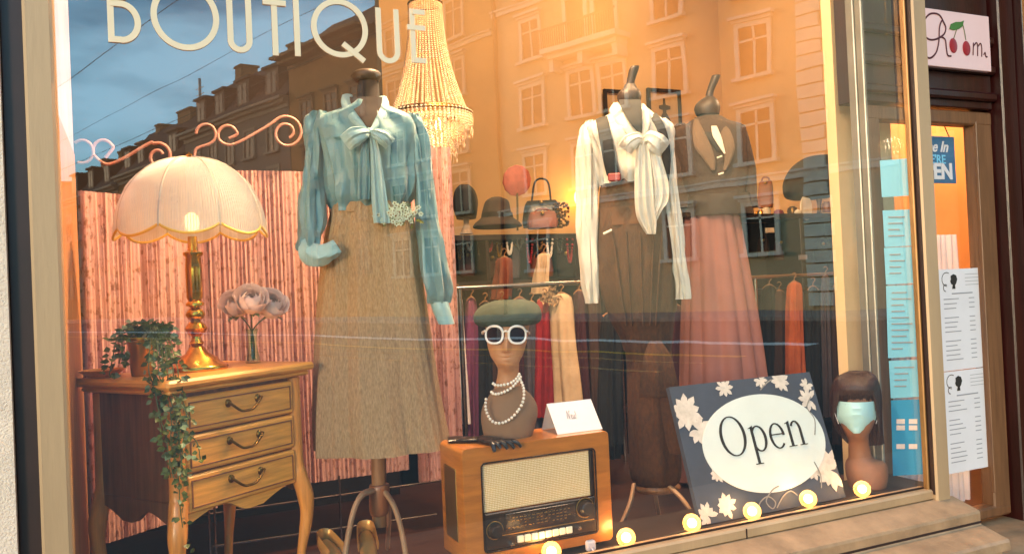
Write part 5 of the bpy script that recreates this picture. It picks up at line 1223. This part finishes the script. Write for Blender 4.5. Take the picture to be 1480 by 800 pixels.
# ================================================================== string of bulbs
yb_ = .062
mat_bulb = mat('string_bulb', '#ffe0b0', .4, emis='#ffb860', estr=14)
sl_ = thing('string_lights', 'string of glowing round bulbs along the window ledge before the Open board', 'string lights', at(1000, 760, yb_))
cab = []
for (a, b) in ((640, 822), (720, 810), (797, 797), (835, 803), (862, 792), (905, 777), (950, 775), (1000, 756), (1045, 755), (1087, 739), (1130, 738), (1168, 721), (1210, 719), (1246, 707), (1280, 708)): q = at(a, b+8, yb_+.012); q.z = max(.741, min(q.z, .762)); cab.append(q)
obj('cable', MB().sweep(cab, .003, 8, sub=5), M['black'], sl_)
for (a, b) in ((797, 796), (905, 776), (1000, 755), (1087, 738), (1168, 720), (1246, 706)):
    q = at(a, b, yb_); q.z = max(q.z, .762); bb = obj('bulb', MB().ball(q, .014, (1, 1, 1), 20, 12), mat_bulb, sl_)
    obj('halo_globe', MB().ball(q, .0275, (1, 1, 1), 24, 14), M['halo_globe'], bb)  # sheer shell added round each bulb to imitate its glow halo
    obj('socket', MB().lathe(q+V((.004, .02, -.006)), [(0, -.008), (.010, -.008), (.011, .012), (0, .012)], 12, Matrix.Rotation(-PI/2.4, 3, 'X')), M['black'], bb)
    point('bulb_light', q+V((0, -.0, .0))+V((0, .028, .012)), .12, (1, .55, .2), .02)
pg = thing('power_plug', 'white plug adaptor at the foot of the radio', 'plug', at(845, 776, .09)); pq = at(852, 772, .1); pq.z = .7365
obj('plug_body', MB().bbox((pq.x-.014, pq.y-.012, pq.z), (pq.x+.014, pq.y+.006, pq.z+.03), .004), M['paper'], pg, False)
obj('cable', MB().sweep([pq+V((0, -.01, .01)), pq+V((-.01, -.03, .004)), pq+V((-.05, -.035, .004))], .003, 6, sub=4), M['paper'], pg)

# ================================================================== shoes beneath the first form
def shoe(c, ang, lab):
    t = thing('high_heel_shoe', lab, 'shoe', c); R3 = Matrix.Rotation(ang, 3, 'Z'); T_ = lambda x, y, z: V(c)+R3 @ V((x, y, z))
    mb = MB(); mb.sweep([T_(0, -.12, .012), T_(0, -.09, .018), T_(0, -.04, .022), T_(0, .02, .05), T_(0, .08, .085), T_(0, .105, .09)], [(.006, .006), (.03, .018), (.038, .02), (.024, .012), (.026, .012), (.02, .02)], 16, ref=V((0, 0, 1)), sub=5)
    obj('upper', mb, M['gold_shoe'], t)
    h = MB(); h.sweep([T_(0, .095, .075), T_(0, .098, .04), T_(0, .1, 0)], [(.018, .018), (.008, .008), (.006, .006)], 10); obj('heel', h, M['gold_shoe'], t)
    bk_ = MB(); bk_.sweep([T_(-.028, .04, .08), T_(-.02, .11, .115), T_(.02, .11, .115), T_(.028, .04, .08)], (.003, .018), 8, ref=V((0, 0, 1)), sub=5); obj('heel_cup', bk_, M['gold_shoe'], t)
    bw_ = MB(); bw_.ball(T_(0, -.07, .042), .012); bw_.ball(T_(-.02, -.07, .042), .012, (1.4, .7, .8)); bw_.ball(T_(.02, -.07, .042), .012, (1.4, .7, .8)); obj('bow', bw_, M['pearl'], t)
    return t
bx = thing('wooden_plinth', 'low wooden plinth under the gold shoes', 'plinth', (at(515, 800, .32).x, .35, .6)); cpl = at(515, 800, .32); cpl.z = .6
obj('block', MB().bbox((cpl.x-.12, .26, .6), (cpl.x+.1, .44, .69), .004), M['walnut'], bx, False)
shoe(V((cpl.x-.03, .33, .69)), .35, 'gold high heeled shoe on the left of the pair beneath the khaki skirt')
shoe(V((cpl.x+.045, .345, .69)), -.15, 'gold high heeled shoe on the right of the pair beneath the khaki skirt')

# ================================================================== the shop behind: shelves, hats, rails of clothes
def shelf_unit(name, lab, x0, x1, y, levels, depth=.35):
    t = thing(name, lab, 'shelves', ((x0+x1)/2, y, .02)); fr_ = MB()
    for z in levels: fr_.bbox((x0, y, z-.02), (x1, y+depth, z+.012), .003)
    obj('shelf', fr_, M['shelfwood'], t, False)
    sd_ = MB(); n_ = 3
    for k in range(n_+1): x = x0+(x1-x0)*k/n_; sd_.bbox((x-.012, y+.003, .02), (x+.012, y+depth-.003, max(levels)-.021), .003)
    obj('upright', sd_, M['shelfwood'], t, False)
    obj('back_board', MB().box((x0, y+depth, .02), (x1, y+depth+.02, max(levels)-.02)), M['dark_wall'], t, False); return t
zA = 1.79
shelf_unit('shelf_unit', 'dark wooden shelf unit of handbags behind the sunglasses head', 1.25, 2.95, 2.3, (.3, .7, 1.1, 1.53, zA))
shelf_unit('shelf_unit', 'dark wooden counter shelf beneath the black beret at the right', 3.0, 4.7, 2.3, (.4, .9, 1.4, 1.9))
def hatstand(fr, px, pyb, rows, m, lab, cat='hat', seed=0):
    b = fr.p(px, pyb); t = tag(obj('hat', loft(fr, rows, 48, 5, lambda t_, f, z: .004*nzz(cos(t_)*2, sin(t_)*2, f*3+seed)), m), lab, cat); return t
FS = Frame(740, 320, 2.42)
hatstand(FS, 672, 322, [(664, 678, 267, .03, 0), (657, 686, 275, .09, 0), (655, 690, 290, .11, 0), (656, 690, 305, .11, 0), (660, 688, 316, .09, 0)], M['black'], 'round black felt hat at the left end of the top shelf', seed=1)
hb_ = tag(obj('hat_stand', loft(FS, [(669, 679, 314, .03, 0), (670, 678, 325, .025, 0), (664, 684, 338, .06, 0)], 20, 3), M['beads']), 'small wooden stand under the round black hat', 'stand')
cl_ = hatstand(FS, 718, 330, [(710, 724, 285, .03, 0), (701, 735, 291, .09, 0), (697, 738, 304, .11, 0), (695, 741, 314, .12, 0), (686, 751, 322, .17, 0), (684, 754, 328, .18, 0), (694, 742, 329, .12, 0)], M['greyfelt'], 'grey brown cloche hat on the top shelf beside the round black hat', seed=3)
obj('hat_band', loft(FS, [(696, 740.5, 308, .122, 0), (695, 742, 315, .128, 0)], 40, 3, cap=(False, False)), M['black'], cl_)
# pink disc headpiece
c = FS.p(747, 261, -.05); fm = MB(); RXm = Matrix.Rotation(PI/2+.2, 3, 'X')
fm.lathe(c, [(0, .03), (.03, .028), (.06, .02), (.088, .006), (.09, 0), (.086, -.004), (.05, .008), (0, .016)], 40, RXm, fold=lambda t, k, h: .002*sin(12*t))
fa = tag(obj('headpiece', fm, M['fascinator']), 'round coral pink headpiece disc standing above the shelf', 'headpiece')
obj('stand', MB().sweep([c, FS.p(748, 300, -.04), FS.p(748, 333, -.04)], .006, 8), M['oldbrass'], fa)
def handbag(fr, l, r, t_, b, d, m, lab, hpx=None, dep=.06):
    rt = thing('handbag', lab, 'handbag', fr.p((l+r)/2, b, d))
    bodyr = [(l+(r-l)*.12, r-(r-l)*.12, t_, dep*.5, d), (l+(r-l)*.05, r-(r-l)*.05, t_+(b-t_)*.2, dep*.75, d), (l, r, t_+(b-t_)*.7, dep, d), (l+1, r-1, b-1, dep, d), (l+2, r-2, b, dep*.95, d)]
    obj('body', loft(fr, bodyr, 40, 4, None, .45), m, rt)
    hh_ = hpx or (b-t_)*.6; mb = MB(); mb.sweep([fr.p(l+(r-l)*.25, t_+1, d), fr.p(l+(r-l)*.32, t_-hh_*.8, d), fr.p((l+r)/2, t_-hh_, d), fr.p(r-(r-l)*.32, t_-hh_*.8, d), fr.p(r-(r-l)*.25, t_+1, d)], .006, 8, sub=6)
    obj('handle', mb, m, rt); mb = MB(); mb.ball(fr.p((l+r)/2, t_+2, d-dep), .012, n=10, m=6); obj('clasp', mb, M['gold_trim'], rt); return rt
handbag(FS, 755, 810, 290, 328, 0, M['black_leather'], 'black handbag with tall thin handle on the top shelf behind the white sleeve', 32)
handbag(FS, 762, 806, 306, 330, -.16, mat('rose_leather', '#8e5040', .5), 'small rosy brown clutch in front of the tall handled black bag', 4)
jw = MB()
for k in range(70): jw.bead(FS.p(random.uniform(800, 822), random.uniform(292, 328), random.uniform(-.2, 0)), random.uniform(.006, .012))
tag(obj('beaded_jewellery', jw, M['oldbrass']), 'heap of dark beaded jewellery beside the tall handled black bag', 'jewellery')
bags = [(664, 688, 366, 396, 'cloth_wine', 'wine red handbag at the left end of the second shelf', 8), (694, 730, 370, 398, 'cloth_brown', 'dark brown handbag beside the wine red one on the second shelf', 8),
        (738, 752, 352, 398, 'cloth_grey', 'tall slim grey bag in the middle of the second shelf', 4), (762, 800, 372, 397, 'cloth_rust', 'rust coloured handbag on the second shelf', 9), (804, 832, 364, 396, 'cloth_black', 'black handbag at the right end of the second shelf', 8),
        (668, 700, 408, 430, 'cloth_plum', 'plum purse at the left of the third shelf', 5), (712, 748, 406, 430, 'cloth_brown', 'brown purse in the middle of the third shelf', 5)]
for (l, r, t_, b, mm, lab, hh) in bags[:5]: handbag(FS, l, r, t_, b+3, 0, M[mm], lab, hh)
# right part: beret on stand, small items
FT = Frame(1160, 270, 2.45)
bq = loft(FT, [(1176, 1200, 225, .05, 0), (1160, 1212, 228, .12, 0), (1143, 1214, 240, .17, 0), (1132, 1214, 258, .2, 0), (1131, 1212, 272, .19, 0), (1136, 1204, 284, .14, 0), (1146, 1196, 288, .08, 0)], 56, 5, lambda t, f, z: .008*nzz(cos(t)*2, sin(t)*2, f*3))
tag(obj('beret', bq, mat('dark_felt', '#2c1a12', .9, var=.3)), 'large dark beret on a tall stand above the right counter', 'hat')
tag(obj('hat_stand', loft(FT, [(1178, 1190, 284, .02, 0), (1181, 1187, 296, .015, 0), (1180, 1188, 308, .02, 0), (1170, 1198, 315, .07, 0)], 16, 3), M['oldbrass']), 'slim brass stand under the large dark beret', 'stand')
mr = thing('hand_mirror', 'small oval cream mirror hanging by the dark beret', 'mirror', FT.p(1165, 320, -.1))
obj('glass', MB().lathe(FT.p(1165, 300, -.1), [(0, .006), (.05, .006), (.055, 0), (0, -.004)], 28, Matrix.Diagonal((1, 1, 1.6)) @ Matrix.Rotation(PI/2, 3, 'X')), M['cream'], mr)
bt = thing('nail_bottle', 'small red bottle standing left of the cream mirror', 'bottle', FT.p(1137, 336, -.1))
obj('body', loft(FT, [(1133, 1142, 320, .016, -.1), (1132, 1143, 324, .018, -.1), (1132, 1143, 335, .018, -.1)], 16, 3), M['cloth_red'], bt); obj('cap', loft(FT, [(1135, 1140, 312, .01, -.1), (1135, 1140, 320, .01, -.1)], 12, 3), M['cream'], bt)
for k, (a, b, cc_, lab) in enumerate(((1112, 333, 'cream', 'white price tag on the counter edge left of the beret'), (1160, 372, 'greyink', 'grey label on the dark counter front'))):
    q = at(a, b, 2.28); tt_ = thing('price_tag', lab, 'tag', q); obj('card', MB().bbox((q.x-.035, 2.27, q.z-.015), (q.x+.035, 2.285, q.z+.018), .002), M[cc_], tt_, False)
handbag(FT, 1095, 1118, 262, 300, -.1, mat('tan_leather', '#9a5a34', .5), 'tan leather bag left of the dark beret', 6)
# more clutter on both shelf units
for k in range(12):
    px_ = 664+k*14.5; ln = random.uniform(14, 34); mb = MB(); n_ = 26
    for j in range(n_+1):
        u = j/n_; mb.bead(FS.p(px_-4+8*u, 346+ln*sin(PI*u)**.7, -.12), random.uniform(.006, .01))
    tag(obj('hanging_necklace', mb, M[('oldbrass', 'pearl', 'black_leather', 'cherry')[k % 4]]), ('brass coloured', 'pale pearl', 'black', 'dark red')[k % 4]+' bead necklace hanging below the top shelf behind the display head', 'necklace', ('brass', 'pearl', 'black', 'red')[k % 4]+' necklaces hanging below the shelf')
for (l, r, t_, b, mm, lab, hh) in ((1094, 1112, 345, 372, 'cloth_brown', 'brown handbag on the right shelf unit left of the orange dress', 6), (1118, 1140, 348, 376, 'cloth_wine', 'wine handbag on the right shelf unit above the orange dress', 6), (1176, 1204, 350, 378, 'cloth_black', 'black handbag at the right end of the right shelf unit', 7)):
    handbag(FT, l, r, t_, b, -.05, M[mm], lab, hh)
for k, (a, h2_, mm, lab) in enumerate(((1100, 12, 'brass', 'short brass candle pot'), (1108, 16, 'cream', 'cream jar'), (1126, 10, 'cherry', 'dark red jar'), (1146, 14, 'oldbrass', 'old brass pot'), (1152, 8, 'cream', 'low cream dish'), (1196, 18, 'walnut', 'brown wooden pot'), (1206, 12, 'brass', 'small brass pot'))):
    q = FT.p(a, 320, -.15); q.z = 1.913; hz = h2_/250
    tag(obj('jar', MB().lathe(q, [(0, 0), (.03, 0), (.036, hz*.4), (.03, hz*.85), (.018, hz*.9), (.02, hz), (0, hz)], 16), M[mm]), lab+' on the right counter shelf, number %s from the left end' % ('one', 'two', 'three', 'four', 'five', 'six', 'seven')[k], 'jar')
# framed pictures on back wall
def picture(l, r, t_, b, y, lab, fig=True):
    x0_, x1_ = at(l, (t_+b)/2, y).x, at(r, (t_+b)/2, y).x; z0_, z1_ = at((l+r)/2, b, y).z, at((l+r)/2, t_, y).z
    t = thing('framed_picture', lab, 'picture', ((x0_+x1_)/2, y, z0_)); w_ = .03
    obj('frame', MB().bbox((x0_, y-.02, z0_), (x0_+w_, y+.01, z1_)).bbox((x1_-w_, y-.02, z0_), (x1_, y+.01, z1_)).bbox((x0_+w_, y-.019, z0_), (x1_-w_, y+.01, z0_+w_)).bbox((x0_+w_, y-.019, z1_-w_), (x1_-w_, y+.01, z1_)), M['frame_black'], t, False)
    obj('print', MB().box((x0_+w_*.5, y-.004, z0_+w_*.5), (x1_-w_*.5, y+.006, z1_-w_*.5)), M['pict'], t, False)
    if fig:
        cx_ = (x0_+x1_)/2; W = x1_-x0_; Hh = z1_-z0_
        obj('dress_drawing', MB().poly([V((cx_+a*W, y-.005, z0_+b_*Hh)) for a, b_ in ((-.26, .12), (.26, .12), (.16, .42), (.05, .55), (.05, .6), (.18, .62), (.18, .68), (.04, .7), (.03, .82), (-.03, .82), (-.04, .7), (-.16, .68), (-.16, .62), (-.05, .6), (-.05, .55), (-.16, .42))], (0, -1, 0), .002), M['jacket'], t, False)
picture(936, 984, 129, 205, 3.97, 'black framed drawing of a dress on the back wall between the two right forms')
picture(873, 905, 130, 200, 3.97, 'narrow black framed picture partly hidden behind the white blouse', False)

def rack(name, lab, x0, x1, y, z):
    t = thing(name, lab, 'clothes rail', ((x0+x1)/2, y, .02)); obj('bar', MB().sweep([V((x0, y, z)), V((x1, y, z))], .012, 10), M['chrome'], t)
    for x in (x0+.03, x1-.03): obj('upright', MB().sweep([V((x, y, .02)), V((x, y, z))], .012, 10), M['chrome'], t)
    for x in (x0+.03, x1-.03): obj('foot', MB().sweep([V((x, y-.2, .035)), V((x, y+.2, .035))], .012, 8), M['chrome'], t)
FR = Frame(760, 420, 1.55)
zr_ = FR.p(760, 412).z
rack('clothes_rail', 'chrome rail of colourful clothes behind the display head', at(655, 412, 1.6).x, at(900, 412, 1.6).x, 1.6, at(760, 412, 1.6).z)
def garment(fr, l, r, t_, b, d, m, lab, name='hanging_garment', cat='garment', seed=0, skew=0, ry=.05):
    c = (l+r)/2; w_ = (r-l)/2; rt = thing(name, lab, cat, fr.p(c+skew, b, d))
    rows_ = [(c-w_*.25, c+w_*.25, t_, ry*.4, d), (c-w_*.8+skew*.05, c+w_*.8+skew*.05, t_+(b-t_)*.05, ry*.8, d), (c-w_*.95+skew*.25, c+w_*.9+skew*.25, t_+(b-t_)*.3, ry, d), (c-w_+skew*.6, c+w_+skew*.6, t_+(b-t_)*.65, ry*1.1, d), (c-w_+skew, c+w_+skew, b, ry*1.2, d)]
    obj('cloth', loft(fr, rows_, 56, 6, folds(.011, 6, seed, lambda f: .4+f)), M[m] if isinstance(m, str) else m, rt)
    hk = MB(); hk.sweep([fr.p(c, t_+2, d), fr.p(c, t_-5, d), fr.p(c+3, t_-10, d), fr.p(c, t_-13, d), fr.p(c-3, t_-11, d)], .003, 6, sub=5); hk.sweep([fr.p(c-w_*.7, t_+5, d), fr.p(c, t_-1, d), fr.p(c+w_*.7, t_+5, d)], .006, 6, sub=4)
    obj('hanger', hk, M['stand_wood'], rt); return rt
gs = [(652, 668, 424, 610, -.03, 'cloth_white', 'pale grey garment with a white edge hanging nearest the pink screen', 14), (672, 690, 430, 640, 0, 'cloth_purple', 'purple garment on the rail left of the display head', 2), (690, 712, 436, 650, .04, 'cloth_black', 'black garment hanging just behind the olive beret at its left', 0),
      (712, 738, 434, 660, .06, 'cloth_brown', 'dark brown garment hanging behind the display head', 0), (738, 764, 430, 660, .05, 'cloth_plum', 'plum garment hanging behind the right side of the beret', 4), (758, 778, 436, 650, .0, 'cloth_grey', 'grey garment hanging beside the bright red one', 6),
      (772, 802, 430, 600, -.03, 'cloth_red', 'bright red garment on the rail right of the beret', 0), (792, 830, 424, 640, -.06, 'cloth_cream', 'cream dress at the front of the rail right of the red garment', 16), (826, 848, 420, 650, -.02, 'cloth_wine', 'wine coloured garment right of the cream dress', 10),
      (846, 868, 416, 660, 0, 'cloth_brown', 'brown garment hanging under the left white sleeve', 8), (866, 890, 418, 660, .02, 'cloth_black', 'black garment at the right end of the rail behind the radio', 6)]
for i, (l, r, t_, b, d, m, lab, sk) in enumerate(gs): garment(FR, l, r, t_, b, d, m, lab, seed=i*1.7, skew=sk)
tw = MB()
for k in range(34): leaf(tw, FR.p(random.uniform(784, 806), random.uniform(418, 436), -.1), V((random.uniform(-1, 1), -.3, random.uniform(-1, .6))), V((0, -1, 0)), .035, .02)
tag(obj('fabric_flower', tw, mat('leopard_chiffon', '#b08a60', .7, col2='#2a1810', vscale=90, thresh=(.4, .55)), None, False), 'leopard print chiffon trim at the top of the cream dress', 'trim')
# small garments higher up, between the shelves
gs2 = [(716, 742, 372, 432, 'cloth_rust', 'short rust red top leaning by the second shelf'), (776, 796, 366, 424, 'cloth_cream', 'short cream top hanging by the second shelf')]
for i, (l, r, t_, b, m, lab) in enumerate(gs2): garment(FR, l, r, t_, b, .25, m, lab, seed=i*3+.4, skew=-6)
FQ = Frame(1150, 450, 1.7)
rack('clothes_rail', 'chrome rail of dark clothes at the right below the counter', at(1085, 400, 1.75).x, at(1235, 400, 1.75).x, 1.75, at(1150, 398, 1.75).z)
gs3 = [(1098, 1126, 412, 640, 'cloth_black', 'black coat hanging left of the orange dress', 4), (1136, 1160, 407, 545, 'cloth_orange', 'orange dress hanging above the Open board', 2), (1164, 1186, 414, 640, 'cloth_black', 'black coat hanging right of the orange dress', 2), (1186, 1200, 398, 600, 'cloth_grey', 'patterned grey garment at the right end of the dark rail', 4), (1112, 1140, 420, 640, 'cloth_brown', 'dark brown coat hanging just behind the orange dress', 0), (1200, 1226, 410, 640, 'cloth_brown', 'brown coat hanging next to the cream pillar', 4)]
for i, (l, r, t_, b, m, lab, sk) in enumerate(gs3): garment(FQ, l, r, t_, b, .05 if i != 1 else -.05, m, lab, seed=i*2.3, skew=sk)
FD = Frame(890, 500, 1.1)
garment(FD, 866, 900, 452, 640, .1, 'cloth_black', 'long black garment standing behind the brown trousers', seed=4)
garment(FD, 960, 990, 440, 640, .2, 'cloth_wine', 'dark wine garment between the brown and pink trousers', seed=5)

# ================================================================== shop lighting: warm lamps
def ceiling_lamp(loc, e, lab, tgt=None, size=.35):
    t = thing('ceiling_lamp', lab, 'lamp', loc)
    obj('fitting', MB().lathe(loc, [(0, 0), (.13, 0), (.15, -.03), (.14, -.05), (.12, -.05), (0, -.045)], 24), M['oldbrass'], t)
    obj('diffuser', MB().lathe(V(loc)+V((0, 0, -.051)), [(0, 0), (.115, 0), (.1, -.02), (0, -.03)], 24), M['bulb'], t)
    area('ceiling_light', V(loc)+V((0, 0, -.1)), tgt or (V(loc)+V((0, 0, -1))), e, size)
ceiling_lamp(V((1.9, 3.0, 4.498)), 7, 'round brass ceiling lamp over the left shelves')
ceiling_lamp(V((3.6, 3.0, 4.498)), 14, 'round brass ceiling lamp over the right counter')
ceiling_lamp(V((1.5, .5, 3.198)), 6, 'round brass ceiling lamp over the white blouse')
ceiling_lamp(V((1.1, .38, 3.198)), 40, 'unseen brass ceiling lamp aimed to brighten the dresser front', V((.2, .3, 1.1)), .2)  # unseen lamp, set to one side and aimed to brighten the dresser front
ceiling_lamp(V((3.8, .72, 3.198)), 26, 'round brass ceiling lamp inside the shop door')
ceiling_lamp(V((2.1, .42, 3.198)), 8, 'unseen brass ceiling lamp added to brighten the cream pillar')  # unseen lamp added to lift the cream pillar at the right
# wall lamp seen glowing left of the white sleeve
wq = at(842, 285, 3.9); wlp = thing('wall_lamp', 'glowing wall lamp behind the left white sleeve', 'lamp', wq)
obj('glass_shade', MB().ball(wq, .07, (1, 1, 1.2), 16, 10), M['bulb'], wlp); obj('bracket', MB().sweep([wq, wq+V((0, .1, -.05))], .01, 8), M['oldbrass'], wlp)
point('wall_light', wq+V((0, -.12, 0)), 1.4, (1, .6, .26), .08)
wq = at(1120, 235, 3.9); wlp = thing('wall_lamp', 'glowing wall lamp behind the jacket right shoulder', 'lamp', wq+V((0, 0, .0)))
obj('glass_shade', MB().ball(wq, .03, (1, 1, 1.2), 16, 10), M['bulb'], wlp); obj('bracket', MB().sweep([wq, wq+V((0, .1, -.05))], .01, 8), M['oldbrass'], wlp)
point('wall_light', wq+V((0, -.15, 0)), 4, (1, .6, .26), .08)
